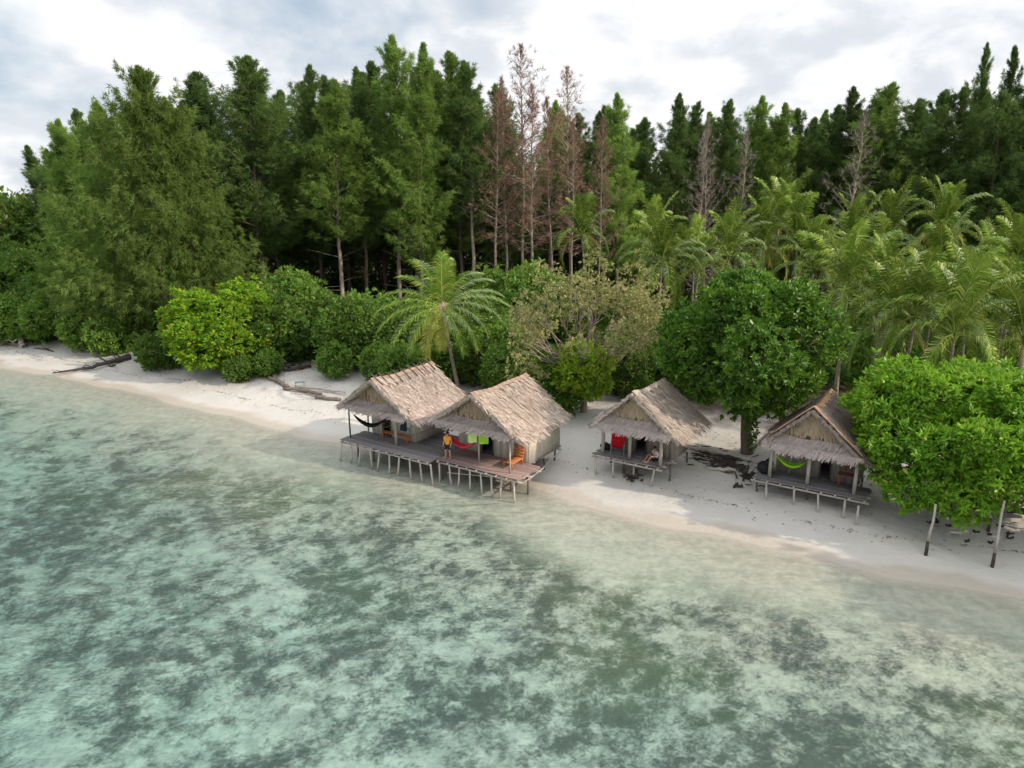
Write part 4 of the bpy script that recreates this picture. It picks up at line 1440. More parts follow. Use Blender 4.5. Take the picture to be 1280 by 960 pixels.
        for y in (b0 + 0.12, (b0 + b1) / 2, b1 - 0.15):
            bb_.tube([(a0 - 0.1, y, dz - 0.215), (a1 + 0.1, y + rng.normal() * 0.03, dz - 0.215)], 0.06, 6)
        bb_.build('bearers', M_POLE, H)
    # --- stilts
    for (x, y, tilt) in spec['legs']:
        g = gl(x, y)
        front_row = y < spec['decks'][0][2] + 0.5  # front row of stilts gets pale wood, the rows behind dark wood
        top_ = np.array((x, y, dz - 0.16))
        bot = np.array((x + tilt * 0.3 + rng.normal() * 0.03, y + rng.normal() * 0.05, g - 0.35))
        mid = (top_ + bot) / 2 + rng.normal(size=3) * 0.025
        MB().tube([bot, mid, top_], [0.07, 0.062, 0.055], 7).build('stilt', M_POLE if front_row else M_POLED, H, True)
    for (xa, ya, za, xb, yb, zb, rr) in spec.get('braces', []):
        MB().tube([(xa, ya, za), (xb, yb, zb)], rr, 6).build('brace', M_POLE, H, True)
    # --- posts of the porch
    for (x, y, hgt, sq, m_) in spec['posts']:
        if sq:
            MB().box((x, y, dz + hgt / 2), (0.17, 0.17, hgt)).build('post', m_, H)
        else:
            MB().tube([(x, y, dz - 0.05), (x + rng.normal() * 0.02, y, dz + hgt / 2), (x, y, dz + hgt)], [0.06, 0.055, 0.05], 7).build('post', m_, H, True)
    return H


def W_(M, x, y, z):
    return np.array((M[0], M[1], 0)) + UX * x + UY * y + np.array((0, 0, z))


M1 = np.array((-8.86, 43.14))
M2 = np.array((-2.35, 39.75))
M3 = at(790, 542, 3.75)[:2]
M4 = at(1013, 569, 3.75)[:2]
rr_ = np.random.default_rng(8)

legs1 = [(-2.7 + k * 0.84, -0.33, rr_.normal() * 0.5) for k in range(10)] + [(-2.4 + k * 1.45, 0.75, rr_.normal() * 0.5) for k in range(6)] + [(-2.2, 2.2, 0), (0, 2.4, 0), (1.8, 2.2, 0), (3.2, 2.4, 0), (-2.2, 5.5, 0), (-0.2, 5.5, 0), (1.7, 5.5, 0)]
S1 = dict(W=3.35, D=6.25, ez=3.5, rz=5.75, dz=1.4, thatch=M_TH1, cap=M_CAP, wall=M_WALL, deckm=[M_DECK, M_DECK, M_DECK], sticks=9, strips=3000, taper=0.6,
          room=(-2.0, 1.75, 1.85, 5.75), door=(-1.0, -0.35, 1.7), rails=(0.5, 1.1),
          decks=[(-2.8, 4.78, -0.42, 1.83), (1.95, 4.78, 1.86, 4.4), (-1.95, 1.93, 1.86, 5.7)], legs=legs1,
          posts=[(-2.55, 0.3, 2.3, False, M_POLED), (1.2, 0.7, 2.45, True, M_POLE), (-2.2, 1.65, 2.3, False, M_POLE)])
hut('thatched_hut', M1, 'leftmost stilt hut with black hammock on its deck over the water', S1, 11)

legs2 = [(-2.3 + k * 0.78, -0.38, rr_.normal() * 0.6) for k in range(8)] + [(-2.0, 1.0, 0.3), (-0.6, 1.1, 0), (0.9, 1.0, 0), (2.2, 0.9, 0), (3.3, 1.0, 0), (-2.2, 2.6, 0), (0, 2.6, 0), (2.4, 2.6, 0), (2.5, 4.1, 0), (2.5, 5.6, 0), (-1.8, 5.6, 0), (0.4, 5.6, 0)]
S2 = dict(W=3.4, D=6.3, ez=3.5, rz=5.75, dz=1.4, thatch=M_TH2, cap=M_CAP, wall=M_WALL, deckm=[M_DECKR, M_DECK], ribs=7, strips=3000, taper=0.6,
          room=(-2.5, 2.72, 1.95, 5.75), door=(-0.74, 0.1, 1.75), rails=(),
          decks=[(-2.42, 3.62, -0.5, 1.93), (-2.45, 2.8, 1.96, 5.85)], legs=legs2,
          braces=[(3.4, 0.2, 0.9, 3.3, 3.2, 1.0, 0.04), (2.9, 1.2, 0.35, 3.1, 5.2, 1.25, 0.035), (-1.8, -0.2, 0.55, 2.6, 0.9, 0.75, 0.04), (-2.2, 0.9, 1.1, 1.8, 1.0, 0.3, 0.04)],
          posts=[(0.1, 0.5, 2.3, False, M_POLE), (2.65, 0.05, 2.1, False, M_POLE), (-2.3, 0.4, 2.2, False, M_POLE)])
hut('thatched_hut', M2, 'second stilt hut from left with red hammock and lime towels', S2, 12)

legs3 = [(-2.7, 0.85, 0.4), (-1.5, 0.9, 0.1), (1.2, 0.75, -0.7), (-1.2, 1.7, 0.2), (1.7, 2.0, 0.1), (-2.6, 2.8, 0.1), (0.0, 2.9, 0), (1.8, 4.6, 0), (-2.2, 4.6, 0), (-0.3, 1.2, -0.3)]
S3 = dict(W=2.75, D=5.0, ez=3.8, rz=6.15, dz=1.7, thatch=M_TH3, wall=M_WALLG, deckm=[M_DECK, M_DECK], strips=2600, gy=0.4,
          room=(-2.1, 1.75, 2.5, 4.8), door=(-0.75, -0.1, 1.65), rails=(0.5, 1.0), rdrop=0.15,
          decks=[(-2.85, 1.5, 0.75, 2.48), (-2.1, 1.75, 2.5, 4.8)], legs=legs3,
          posts=[(-2.4, 1.25, 2.3, True, M_POLE), (-0.62, 1.25, 2.25, True, M_POLE), (1.42, 1.05, 2.2, True, M_POLE)])
hut('thatched_hut', M3, 'grey thatched stilt hut with red chair left of the round tree', S3, 13)

legs4 = [(-2.2, 0.55, 0.2), (-0.7, 0.5, 0.2), (0.55, 0.35, 0.3), (1.9, 0.3, 0), (-2.9, 1.3, 0.2), (-0.2, 1.3, 0.3), (-2.4, 2.8, 0), (0.2, 2.8, 0), (2.0, 2.8, 0), (2.2, 4.6, 0), (-2.2, 4.6, 0), (2.6, -0.1, 0)]
S4 = dict(W=2.75, D=4.9, ez=3.8, rz=6.25, dz=1.7, thatch=M_TH4, cap=M_TAN, wall=M_WALLG, deckm=[M_DECK, M_DECK], strips=2600, gy=0.4,
          room=(-2.1, 2.2, 2.3, 4.7), door=(0.25, 0.75, 1.7), rails=(0.35, 0.75, 1.15, 1.5),
          decks=[(-2.95, 2.9, 0.4, 2.28), (-2.1, 2.2, 2.3, 4.7)], legs=legs4,
          posts=[(-2.15, 0.95, 2.4, True, M_POLE), (-0.15, 0.95, 2.2, True, M_POLE), (2.2, 0.9, 2.2, True, M_POLE), (-1.35, 2.15, 1.7, False, M_POLE)])
h4 = hut('thatched_hut', M4, 'dark thatched stilt hut with orange ridge and lime hammock at right', S4, 14)
# fresh tan verge on the fourth roof
vb = MB()
rng = np.random.default_rng(31)
for sg in (-1, 1):
    a_, b_ = np.array((-0.1, -0.1, 6.42)), np.array((sg * 2.55, -0.1, 3.98 + 0.15))
    for k in range(3):
        o_ = np.array((0, 0.10 * k + 0.02, 0.03 * rng.random()))
        pp = np.linspace(0, 1, 6)[:, None] * (b_ - a_) * rng.uniform(0.75, 1.0) + a_ + o_ + rng.normal(size=(6, 3)) * 0.015
        vb.tube(pp, 0.035, 5)
vb.build('verge_poles', M_TAN, h4)


# ------------------------------------------------------------------ things on and round the huts
def hammock(name, a, b, sag, wd, mat, label, twist=0.25):
    a, b = np.array(a, float), np.array(b, float)
    rng = np.random.default_rng(int(abs(a[0] * 100)) + 3)
    o = empty(name, (a + b) / 2, 0, label, 'hammock')
    c = (a + b) / 2
    s = np.linspace(0.1, 0.9, 26)
    al = nrm(b - a)
    sd_ = nrm(np.cross(al, np.array((0, 0, 1.0))))
    t_ = np.linspace(-1, 1, 13)
    G = np.zeros((26, 13, 3))
    for i, q in enumerate(s):
        e = (q - 0.1) / 0.8
        ctr = a + (b - a) * q + np.array((0, 0, -sag * 4 * q * (1 - q)))
        ww = wd * (0.10 + 0.9 * math.sin(PI * e) ** 0.55)
        for j, tq in enumerate(t_):
            G[i, j] = ctr - c + sd_ * (ww * 0.5 * math.sin(tq * 1.35)) + np.array((0, 0, 1.0)) * (ww * 0.42 * (1 - math.cos(tq * 1.35)) + 0.015 * math.sin(tq * 14))
    mb = MB().sheet(G)
    mb.sheet((G - np.array((0, 0, 0.02)))[::-1])
    mb.build('cloth', mat, o, True)
    for end, q in ((a, 0.1), (b, 0.9)):
        e = a + (b - a) * q + np.array((0, 0, -sag * 4 * q * (1 - q)))
        MB().tube([end - c, e - c], 0.018, 5).build('rope', M_ROPE, o)
    return o


hammock('hammock', W_(M1, -2.55, 0.36, 3.35), W_(M1, -0.35, 1.75, 3.0), 1.05, 0.55, M_BLACK, 'black hammock slung between post and wall of the leftmost hut')
hammock('hammock', W_(M2, -2.28, 0.45, 3.05), W_(M2, 0.08, 0.55, 3.0), 0.95, 0.6, M_PINK, 'pinkish red hammock on the deck of the second hut')
hammock('hammock', W_(M4, -2.1, 1.05, 3.3), W_(M4, -0.2, 1.35, 3.05), 0.75, 0.55, M_GREENH, 'lime green hammock between the posts of the dark thatched hut')


def towel(p0, wd, hgt, mat, label, rng):
    o = empty('towel', p0, HUT_A, label, 'towel')
    G = np.zeros((12, 8, 3))
    for i, q in enumerate(np.linspace(0, 1, 12)):
        for j, tq in enumerate(np.linspace(0, 1, 8)):
            G[i, j] = ((q - 0.5) * wd * (1 - 0.06 * tq), -0.03 - 0.05 * tq * math.sin(q * 9), -tq * hgt * (1 + 0.1 * math.sin(q * 5)))
    mb = MB().sheet(G)
    mb.sheet((G + np.array((0, 0.015, 0)))[::-1])
    mb.build('cloth', mat, o, True)
    return o


rng = np.random.default_rng(17)
towel(W_(M2, -0.2, 0.28, 3.36), 0.7, 0.66, M_LIMEP, 'pale lime towel hanging on the line left of its brighter pair', rng)
towel(W_(M2, 0.62, 0.28, 3.36), 0.75, 0.58, M_LIME, 'bright lime towel hanging on the line right of the pale one', rng)
ln = empty('washing_line', W_(M2, 0.3, 0.28, 3.37), HUT_A, 'washing line carrying the lime towels under the second hut awning', 'washing line')
MB().tube([(-2.4, 0, 0.05), (0, 0, 0), (2.0, 0, 0.05)], 0.012, 4).build('cord', M_ROPE, ln)


def bench(name, p, wd, dp, hgt, mat, label, back=0.0, rz=0.0, cat='bench'):
    o = empty(name, p, HUT_A + rz, label, cat)
    mb = MB()
    n = 4
    for k in range(n):
        mb.box((0, -dp / 2 + (k + 0.5) * dp / n, hgt), (wd, dp / n - 0.015, 0.035))
    mb.build('seat', mat, o)
    for sx in (-1, 1):
        for sy in (-1, 1):
            MB().box((sx * (wd / 2 - 0.08), sy * (dp / 2 - 0.05), hgt / 2 - 0.01), (0.06, 0.06, hgt - 0.02)).build('leg', mat, o)
    if back:
        bk = MB()
        for k in range(4):
            bk.box((0, dp / 2 - 0.03 + k * 0.045, hgt + 0.12 + k * back / 4), (wd, 0.028, back / 4 - 0.04))
        bk.build('backrest', mat, o)
    return o


bench('wooden_bench', W_(M1, 0.45, 1.52, 1.4), 2.3, 0.4, 0.42, M_ORANGE, 'long orange-brown bench against the front wall of the leftmost hut')
bench('wooden_lounger', W_(M2, 2.15, 1.15, 1.4), 0.75, 1.2, 0.38, M_ORANGE, 'orange wooden lounge seat on the right of the second hut deck', back=0.75, cat='lounger')
bench('wooden_bench', W_(M4, 1.75, 1.7, 1.7), 1.0, 0.6, 0.75, M_REDWOOD, 'red-brown wooden table seat by the wall of the dark thatched hut', back=0.3)

# laundry by the leftmost hut's wall
o = empty('hanging_clothes', W_(M1, 1.05, 1.6, 3.0), HUT_A, 'dark blue and white clothes hung by the leftmost hut wall', 'clothes')
for k, (x, wd, hg, m_, nm) in enumerate([(0.0, 0.5, 0.85, M_DKBLUE, 'jacket'), (-0.5, 0.3, 0.5, M_WHITEC, 'shirt'), (0.48, 0.25, 0.5, M_WHITEC, 'shirt')]):
    G = np.zeros((9, 7, 3))
    for i, q in enumerate(np.linspace(0, 1, 9)):
        for j, tq in enumerate(np.linspace(0, 1, 7)):
            G[i, j] = (x + (q - 0.5) * wd * (0.75 + 0.35 * tq), -0.06 - 0.05 * math.sin(q * PI) - 0.03 * math.sin(q * 12), -tq * hg)
    mb = MB().sheet(G)
    mb.sheet((G + np.array((0, 0.05, 0)))[::-1])
    mb.build(nm, m_, o, True)
MB().tube([(-0.85, 0.0, 0.03), (0.8, 0.0, 0.03)], 0.02, 5).build('hanging_rod', M_POLE, o)

# red folding chair on the third hut deck
ch = empty('folding_chair', W_(M3, -1.55, 1.55, 1.7), HUT_A + R(20), 'red folding camp chair on the grey thatched hut deck', 'chair')
G = np.zeros((9, 9, 3))
for i, q in enumerate(np.linspace(-1, 1, 9)):
    for j, tq in enumerate(np.linspace(0, 1, 9)):
        G[i, j] = (q * 0.42, -0.30 + 0.85 * tq, 0.52 + 0.05 * (q * q) - 0.10 * math.sin(PI * min(tq * 1.8, 1)) + max(0, tq - 0.45) * 1.45)
mb = MB().sheet(G)
mb.sheet((G - np.array((0, -0.015, 0.02)))[::-1])
mb.build('seat_sling', M_RED, ch, True)
for sx in (-1, 1):
    MB().tube([(sx * 0.4, -0.34, 0.0), (sx * 0.4, 0.52, 1.15)], 0.017, 6).build('leg', M_METAL, ch)
    MB().tube([(sx * 0.38, 0.40, 0.0), (sx * 0.38, -0.32, 0.60)], 0.017, 6).build('leg', M_METAL, ch)
    MB().tube([(sx * 0.42, -0.30, 0.62), (sx * 0.42, 0.25, 0.70)], 0.025, 6).build('armrest', M_METAL, ch)
# ------------------------------------------------------------------ people
def skin_body(verts, edges, radii, root, sub=2):
    me = bpy.data.meshes.new('body')
    me.from_pydata(verts, edges, [])
    ob_ = bpy.data.objects.new('tmp_body', me)
    COL.objects.link(ob_)
    md = ob_.modifiers.new('skin', 'SKIN')
    md.use_smooth_shade = True
    sv = me.skin_vertices[0].data
    for i, r_ in enumerate(radii):
        sv[i].radius = (r_, r_) if np.isscalar(r_) else r_
        sv[i].use_root = (i == root)
    s_ = ob_.modifiers.new('sub', 'SUBSURF')
    s_.levels = sub
    s_.render_levels = sub
    dg = bpy.context.evaluated_depsgraph_get()
    dg.update()
    out = bpy.data.meshes.new_from_object(ob_.evaluated_get(dg))
    bpy.data.objects.remove(ob_)
    return out


def chain(J, R_, links):
    names = list(J)
    idx = {k: i for i, k in enumerate(names)}
    return [J[k] for k in names], [(idx[a], idx[b]) for a, b in links], [R_[k] for k in names], idx


def fingers_into(mb, palm, fdir, side, length=0.085):
    palm, fdir, side = np.array(palm, float), nrm(np.array(fdir, float)), nrm(np.array(side, float))
    nml = np.cross(fdir, side)
    for k, (off, ln_) in enumerate([(-0.03, 0.85), (-0.01, 1.0), (0.012, 0.95), (0.032, 0.75)]):
        b = palm + side * off
        mb.tube([b, b + fdir * length * ln_ * 0.5, b + fdir * length * ln_ * 0.85 + nml * length * 0.3], [0.010, 0.0095, 0.007], 6)
    b = palm - side * 0.03 - fdir * 0.03
    mb.tube([b, b - side * 0.035 + fdir * 0.03, b - side * 0.04 + fdir * 0.065], [0.012, 0.011, 0.008], 6)


BR = dict(pelvis=(0.15, 0.11), waist=(0.135, 0.10), chest=(0.165, 0.115), neck=0.055, head=(0.085, 0.098), crown=(0.06, 0.07), ls=0.06, le=0.042, lw=0.030, lp=(0.036, 0.022), rs=0.06, re=0.042, rw=0.030, rp=(0.036, 0.022),
          lh=0.085, lk=0.058, la=0.038, lt=0.035, rh=0.085, rk=0.058, ra=0.038, rt=0.035)
# standing figure looking down at the hammock: back to the hut
J = dict(pelvis=(0, 0, 0.93), waist=(0, 0, 1.10), chest=(0, 0.0, 1.32), neck=(0, -0.01, 1.49), head=(0, -0.03, 1.62), crown=(0, -0.03, 1.70),
         ls=(-0.19, 0, 1.40), le=(-0.25, 0.02, 1.12), lw=(-0.24, -0.12, 0.90), lp=(-0.235, -0.15, 0.84), rs=(0.19, 0, 1.40), re=(0.26, 0.02, 1.12), rw=(0.25, -0.13, 0.91), rp=(0.245, -0.16, 0.85),
         lh=(-0.10, 0, 0.86), lk=(-0.14, -0.01, 0.48), la=(-0.17, 0.01, 0.07), lt=(-0.18, -0.15, 0.035), rh=(0.10, 0, 0.86), rk=(0.14, -0.02, 0.48), ra=(0.16, 0.02, 0.07), rt=(0.18, -0.14, 0.035))
sh_l = [('pelvis', 'waist'), ('waist', 'chest'), ('chest', 'neck0'), ('chest', 'ls'), ('chest', 'rs'), ('ls', 'lm'), ('rs', 'rm')]
J['neck0'] = (0, -0.005, 1.44)
J['lm'] = (-0.235, 0.01, 1.20)
J['rm'] = (0.24, 0.01, 1.20)
sh_r = dict(pelvis=(0.165, 0.125), waist=(0.160, 0.122), chest=(0.185, 0.135), neck0=(0.08, 0.075), ls=0.078, rs=0.078, lm=0.068, rm=0.068)
st_l = [('pelvis', 'lh'), ('pelvis', 'rh'), ('lh', 'lq'), ('rh', 'rq')]
J['lq'] = (-0.13, -0.005, 0.56)
J['rq'] = (0.13, -0.01, 0.56)
st_r = dict(pelvis=(0.160, 0.122), lh=0.105, rh=0.105, lq=0.085, rq=0.085)
def make_person(p, rz, label, J, shirt_m, shorts_m, hands, face):
    o = empty('person', p, rz, label, 'person')
    L = [('pelvis', 'waist'), ('waist', 'chest'), ('chest', 'neck'), ('neck', 'head'), ('head', 'crown'),
         ('chest', 'ls'), ('ls', 'le'), ('le', 'lw'), ('lw', 'lp'), ('chest', 'rs'), ('rs', 're'), ('re', 'rw'), ('rw', 'rp'),
         ('pelvis', 'lh'), ('lh', 'lk'), ('lk', 'la'), ('la', 'lt'), ('pelvis', 'rh'), ('rh', 'rk'), ('rk', 'ra'), ('ra', 'rt')]

    def grow(rr2, links, root):
        names = list(rr2)
        ii = {k: i for i, k in enumerate(names)}
        return skin_body([J[k] for k in names], [(ii[a], ii[b]) for a, b in links], [rr2[k] for k in names], ii[root])
    me = grow(BR, L, 'pelvis')
    bm = bmesh.new()
    bm.from_mesh(me)
    ex = MB()
    for pl, fd, sdv in hands:
        fingers_into(ex, pl, fd, sdv)
    hd = np.array(J['head'], float)
    f = nrm(np.array(face, float))
    sdv = np.cross(f, (0, 0, 1.0))
    upz = np.array((0, 0, 1.0))
    ex.tube([hd + f * 0.085 + upz * 0.02, hd + f * 0.118 - upz * 0.02], [0.008, 0.016], 6)
    ex.tube([hd + f * 0.09 - sdv * 0.022 - upz * 0.055, hd + f * 0.09 + sdv * 0.022 - upz * 0.055], 0.008, 5)
    for sg in (-1, 1):
        ex.ball(hd + sdv * sg * 0.088, (0.02, 0.024, 0.032), 6, 5)
    tmp = ex.mesh('extra', None, True)
    bm.from_mesh(tmp)
    bm.to_mesh(me)
    bm.free()
    me.materials.clear()
    me.materials.append(M_SKIN)
    mesh_obj('body', me, o)
    eb = MB()
    for sg in (-1, 1):
        eb.ball(hd + f * 0.088 + sdv * sg * 0.034 + upz * 0.012, 0.012, 6, 5)
    eb.build('eyes', M_EYE, o)
    MB().ball(hd - f * 0.02 + upz * 0.045, (0.104, 0.108, 0.098), 12, 8).build('hair', M_HAIR, o, True)
    for nm, lk, rr2, mt, rt in (('shirt', sh_l, sh_r, shirt_m, 'waist'), ('shorts', st_l, st_r, shorts_m, 'pelvis')):
        m_ = grow(rr2, lk, rt)
        m_.materials.clear()
        m_.materials.append(mt)
        mesh_obj(nm, m_, o)
    return o


make_person(W_(M2, -1.9, 0.0, 1.4), R(-20), 'person in orange shirt and black shorts standing on the second hut deck', J, M_ORSH, M_BLACK,
            [(J['lp'], (0, -0.3, -1), (0.3, -1, 0.3)), (J['rp'], (0, -0.3, -1), (-0.3, -1, 0.3))], (0.2, -1, -0.25))
# seated figure on the third hut deck, knees drawn up
J2 = dict(pelvis=(0, 0.0, 0.12), waist=(0, 0.02, 0.29), chest=(0, -0.02, 0.51), neck=(0, -0.06, 0.67), head=(0, -0.10, 0.79), crown=(0, -0.10, 0.87),
          ls=(-0.19, -0.02, 0.58), le=(-0.27, -0.18, 0.36), lw=(-0.16, -0.40, 0.34), lp=(-0.12, -0.45, 0.34), rs=(0.19, -0.02, 0.58), re=(0.27, -0.18, 0.36), rw=(0.16, -0.40, 0.34), rp=(0.12, -0.45, 0.34),
          lh=(-0.10, -0.05, 0.12), lk=(-0.16, -0.42, 0.40), la=(-0.13, -0.68, 0.07), lt=(-0.14, -0.84, 0.035), rh=(0.10, -0.05, 0.12), rk=(0.16, -0.42, 0.40), ra=(0.13, -0.68, 0.07), rt=(0.14, -0.84, 0.035),
          neck0=(0, -0.04, 0.62), lm=(-0.24, -0.10, 0.46), rm=(0.24, -0.10, 0.46), lq=(-0.14, -0.32, 0.33), rq=(0.14, -0.32, 0.33))
make_person(W_(M3, 0.85, 1.75, 1.7), HUT_A + R(-35), 'person in white shirt sitting on the grey thatched hut deck', J2, M_WHSH, M_BLACK,
            [(J2['lp'], (0.8, -0.4, -0.2), (0, 0.3, 1)), (J2['rp'], (-0.8, -0.4, -0.2), (0, 0.3, 1))], (0, -1, -0.3))

# ------------------------------------------------------------------ driftwood, poles and litter on the sand


def log_thing(name, pts, rads, mat, label, cat='driftwood', twigs=0, seed=1, group=None, part='trunk'):
    rng = np.random.default_rng(seed)
    P = np.array(pts, float)
    o = empty(name, P[0], 0, label, cat, group)
    s = np.linspace(0, 1, len(P))
    ss = np.linspace(0, 1, len(P) * 3)
    Q_ = np.column_stack([np.interp(ss, s, P[:, i]) for i in range(3)]) + rng.normal(size=(len(ss), 3)) * 0.05
    rr = np.interp(ss, np.linspace(0, 1, len(rads)), rads) * rng.uniform(0.85, 1.15, len(ss))
    MB().tube(Q_ - P[0], rr, 8).build(part, mat, o, True)
    for k in range(twigs):
        i = rng.integers(1, len(ss) - 1)
        e = Q_[i] + np.array((rng.normal() * 1.3, rng.normal() * 1.0, abs(rng.normal()) * 0.5 + 0.05))
        MB().tube(limb_path(Q_[i] - P[0], e - P[0], rng, 5, 0.2), np.linspace(rr[i] * 0.5, 0.02, 5), 5).build('branch', mat, o, True)
    return o


def gpts(lst, up=0.15):
    return [ground(u, v) + np.array((0, 0, up)) for u, v in lst]


log_thing('fallen_tree', gpts([(66, 470), (90, 466), (115, 463), (140, 456), (164, 449)], 0.3), [0.05, 0.12, 0.16, 0.22, 0.34], M_DRIFT, 'black fallen tree lying across the left beach to the water', 'fallen tree', 9, 3)
log_thing('driftwood_log', gpts([(-12, 432), (12, 431), (32, 434)], 0.18), [0.18, 0.2, 0.15], M_DRIFTB, 'driftwood log by the stump at the left edge', 'log', 2, 4)
log_thing('tree_stump', [ground(28, 434) + np.array((0, 0, z_)) for z_ in (-0.2, 0.4, 0.8, 1.25)], [0.5, 0.3, 0.24, 0.2], M_DRIFTP, 'weathered pale stump on the left beach', 'stump', 4, 5)
log_thing('driftwood_log', gpts([(40, 436), (56, 437), (68, 440)], 0.05), [0.05, 0.09, 0.06], M_DRIFT, 'thin dark stick on sand right of the stump', 'log', 2, 6)
LG = 'driftwood logs left of the huts'
log_thing('driftwood_log', gpts([(336, 474), (350, 480), (362, 486)], 0.2), [0.17, 0.22, 0.14], M_DRIFTB, 'thick brown log nearest the yellow bush', 'log', 3, 7, LG)
log_thing('driftwood_log', gpts([(356, 487), (380, 491), (402, 495)], 0.18), [0.12, 0.16, 0.13], M_DRIFTB, 'long brown log lying before the small grey stool', 'log', 1, 8, LG)
log_thing('driftwood_log', gpts([(374, 486), (402, 490), (432, 494)], 0.22), [0.10, 0.11, 0.08], M_DRIFTP, 'pale straight log reaching towards the leftmost hut', 'log', 1, 9, LG)
log_thing('driftwood_log', gpts([(396, 498), (412, 500), (426, 501)], 0.15), [0.17, 0.2, 0.17], M_DRIFTB, 'short brown log beside the leftmost hut', 'log', 0, 10, LG)
log_thing('driftwood_log', gpts([(346, 466), (366, 464), (388, 460)], 0.2), [0.15, 0.2, 0.15], M_DRIFT, 'dark log in the shade under the bushes', 'log', 4, 15, LG)
sp = ground(375, 484)
st_o = empty('stool', sp, 0.3, 'small bluish grey stool behind the long brown log', 'stool')
MB().box((0, 0, 0.45), (0.85, 0.4, 0.05)).build('seat', M_GREY, st_o)
for sx in (-1, 1):
    for sy in (-1, 1):
        MB().box((sx * 0.36, sy * 0.14, 0.21), (0.06, 0.06, 0.42)).build('leg', M_GREY, st_o)

# log edging and burnt heap between the right huts
log_thing('edging_log', gpts([(862, 562), (890, 566), (925, 573), (955, 581), (972, 586)], 0.12), [0.12, 0.14, 0.13, 0.14, 0.12], M_DRIFTP, 'long pale log edging the sand below the round tree', 'log', 0, 11)
log_thing('driftwood_log', gpts([(880, 586), (905, 589), (924, 590)], 0.1), [0.06, 0.13, 0.10], M_DRIFTP, 'pale log lying on the dark driftwood heap', 'log', 0, 12)
rng = np.random.default_rng(13)
c0 = ground(908, 580)
hp_ = empty('driftwood_heap', c0, 0, 'heap of dark sticks and seaweed on sand left of the lime hammock hut', 'driftwood heap')
hb = MB()
for k in range(150):
    u_, v_ = 908 + rng.normal() * 20, 580 + rng.normal() * 6
    p_ = ground(u_, v_ + 0.30 * (u_ - 908)) - c0
    a_ = rng.uniform(-0.9, 0.3)
    l_ = rng.uniform(0.25, 1.0)
    dv = np.array((math.cos(a_), math.sin(a_), rng.normal() * 0.12)) * l_ / 2
    p_ = p_ + np.array((0, 0, rng.uniform(0.02, 0.16)))
    hb.tube(limb_path(p_ - dv, p_ + dv, rng, 4, 0.2), [0.03, 0.04, 0.035, 0.015], 5)
hb.build('sticks', M_DRIFT, hp_)
rs = np.random.default_rng(14)


def clump(name, u, v, sz, label, cat, mat=M_DRIFT, n=16):
    c = ground(u, v)
    o = empty(name, c, 0, label, cat)
    mb = MB()
    for k in range(n):
        d = rs.normal(size=3) * np.array((sz, sz, sz * 0.3))
        d[2] = abs(d[2])
        e = d + rs.normal(size=3) * sz
        e[2] = abs(e[2])
        mb.tube(limb_path(d, e, rs, 4, 0.25), [0.05, 0.06, 0.05, 0.02], 5)
    mb.ball((0, 0, sz * 0.25), (sz * 0.9, sz * 0.7, sz * 0.4), 9, 6)
    mb.build('husk', mat, o)
    return o


clump('burnt_husk', 790, 598, 0.32, 'black husk lying on sand under the grey thatched hut', 'husk')
clump('burnt_husk', 936, 598, 0.35, 'dark husk beside the left stilt of the lime hammock hut', 'husk')
clump('burnt_husk', 922, 608, 0.13, 'tiny dark husk alone on the sand below the heap', 'husk')
for x_, y_ in [(215, 447), (315, 467), (490, 508), (420, 558), (560, 518), (668, 512), (680, 545), (560, 570), (620, 470), (250, 440)]:
    o = clump('coconut_husk', 1120 + x_ / 4.8, 560 + y_ / 4.8, 0.085, 'small dark coconut husk on the sand under the spreading tree', 'husk', M_DRIFT, 4)
    o['group'] = 'dark husks on the sand under the spreading tree'
# black bag on the fourth hut's deck
bg_ = empty('bag', W_(M4, -2.55, 1.35, 1.7), HUT_A, 'black bulging bag on the deck left of the lime hammock', 'bag')
MB().ball((0, 0, 0.36), (0.42, 0.36, 0.38), 14, 9).ball((0.22, 0.05, 0.65), (0.25, 0.24, 0.28), 10, 7).build('body', M_BLACK, bg_, True)
MB().tube([(0.12, 0, 0.85), (0.22, 0, 1.0), (0.34, 0, 0.86)], 0.03, 6).build('handle', M_BLACK, bg_)
tb_ = empty('bag', W_(M3, -2.5, 1.9, 1.7), HUT_A, 'black low bag in the left corner of the grey thatched hut deck', 'bag')
MB().ball((0, 0, 0.2), (0.4, 0.3, 0.22), 12, 8).build('body', M_BLACK, tb_, True)
MB().tube([(-0.15, 0, 0.38), (0, 0, 0.5), (0.15, 0, 0.38)], 0.025, 6).build('handle', M_BLACK, tb_)

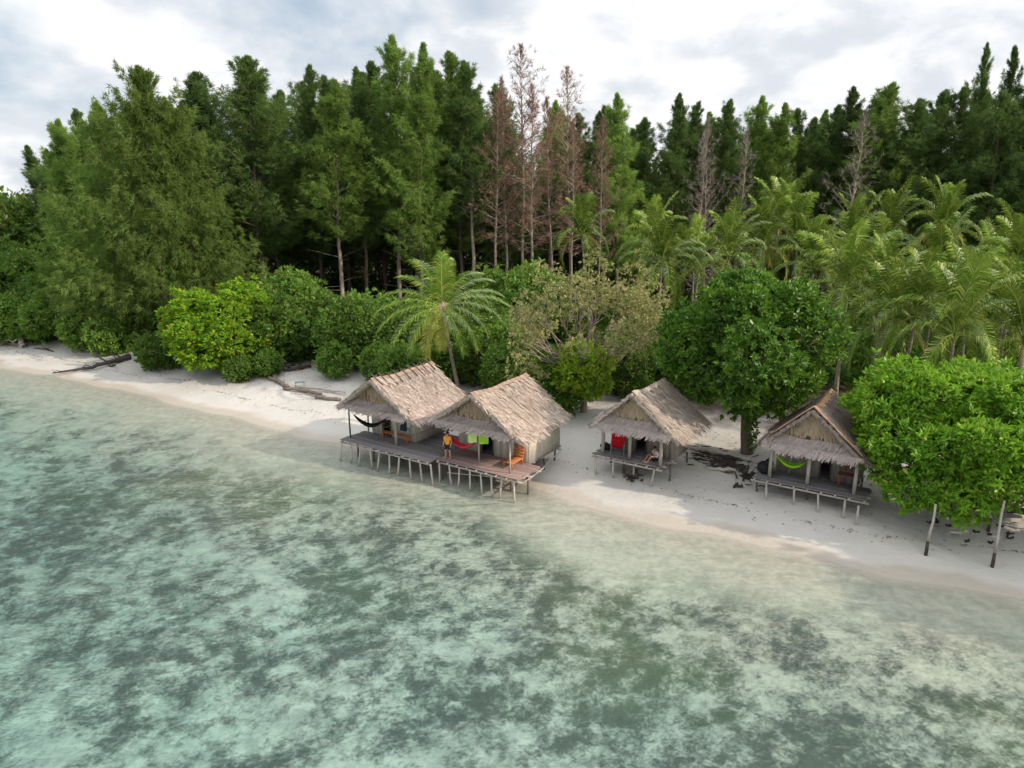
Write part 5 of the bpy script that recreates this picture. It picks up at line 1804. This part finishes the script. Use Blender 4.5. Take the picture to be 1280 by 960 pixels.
# bare poles standing in the sand below the spreading tree
for u, v, top_uv, ht, lab in [(1157, 694, (1163, 640), 2.6, 'straight dark-footed pole in sand under the spreading tree'),
                              (1240, 709, (1246, 640), 3.3, 'long crooked pale pole nearest the water at far right'),
                              (1235, 664, (1236, 640), 1.9, 'short pole behind the crooked pale pole')]:
    g = ground(u, v)
    t_ = at(top_uv[0], top_uv[1], g[2] + ht * 0.8) - g
    o = empty('bare_pole', g, 0, lab, 'pole', 'poles under the spreading tree')
    rng = np.random.default_rng(int(u))
    tip = np.array((t_[0] * 0.5 + 0.1, 0.15, ht))
    MB().tube(limb_path((0, 0, 0.75), tip, rng, 5, 0.05), [0.07, 0.065, 0.06, 0.055, 0.05], 7).build('shaft', M_POLE, o, True)
    MB().tube([(0, 0, -0.3), (0.01, 0, 0.3), (0, 0, 0.76)], [0.085, 0.08, 0.071], 7).build('wet_foot', M_DRIFT, o, True)
# pale curved branch at the right edge and dark logs in its shade
g = ground(1276, 640)
aa = np.linspace(2.0, 5.6, 12)
log_thing('curved_branch', [g + np.array((0.75 * math.cos(q) + 0.3, 0.1, 1.25 + 0.75 * math.sin(q))) for q in aa], [0.09, 0.12, 0.1], M_DRIFTP, 'pale curved branch by the right picture edge', 'branch', 0, 21)
for k, (pp, lab) in enumerate([([(1216, 636), (1250, 640), (1290, 648)], 'dark log in the shade by the curved branch'), ([(1205, 646), (1240, 644), (1270, 640)], 'reddish dark log crossing under the spreading tree')]):
    log_thing('driftwood_log', gpts(pp, 0.3), [0.16, 0.2, 0.17], M_DRIFT if k == 0 else M_DRIFTB, lab, 'log', 3, 22 + k, 'logs under the spreading tree')

# wrack line: twigs and leaves along the last tide
rng = np.random.default_rng(15)
wr = MB()
for k in range(3600):
    i_ = rng.integers(60, 60 + 290)
    q_ = rng.random()
    x_, y_ = SHD[i_] * q_ + SHD[i_ + 1] * (1 - q_)
    off = (3.6 + rng.normal() * 0.09 if k < 1300 and math.sin(x_ * 0.9) > -0.6 else rng.uniform(2.5, 9) if k < 1900 else 9 + abs(rng.normal()) * 3) + 0.4 * math.sin(x_ * 0.35)
    x_, y_ = x_ + off * 0.5, y_ + off * 0.86
    z_ = gz(x_, y_) + 0.02
    a_ = rng.uniform(0, 6.28)
    l_ = rng.uniform(0.025, 0.085)
    d_ = np.array((math.cos(a_), math.sin(a_), 0)) * l_
    s_ = np.array((-d_[1], d_[0], 0)) * 0.22
    c_ = np.array((x_, y_, z_))
    wr.add([c_ - d_ - s_, c_ + d_ - s_, c_ + d_ + s_ + np.array((0, 0, 0.03)), c_ - d_ + s_ + np.array((0, 0, 0.03))], [(0, 1, 2, 3)])
o = wr.build('beach_debris', M_DRIFTB)
tag(o, 'line of twigs and leaf scraps along the beach', 'debris', kind='stuff')
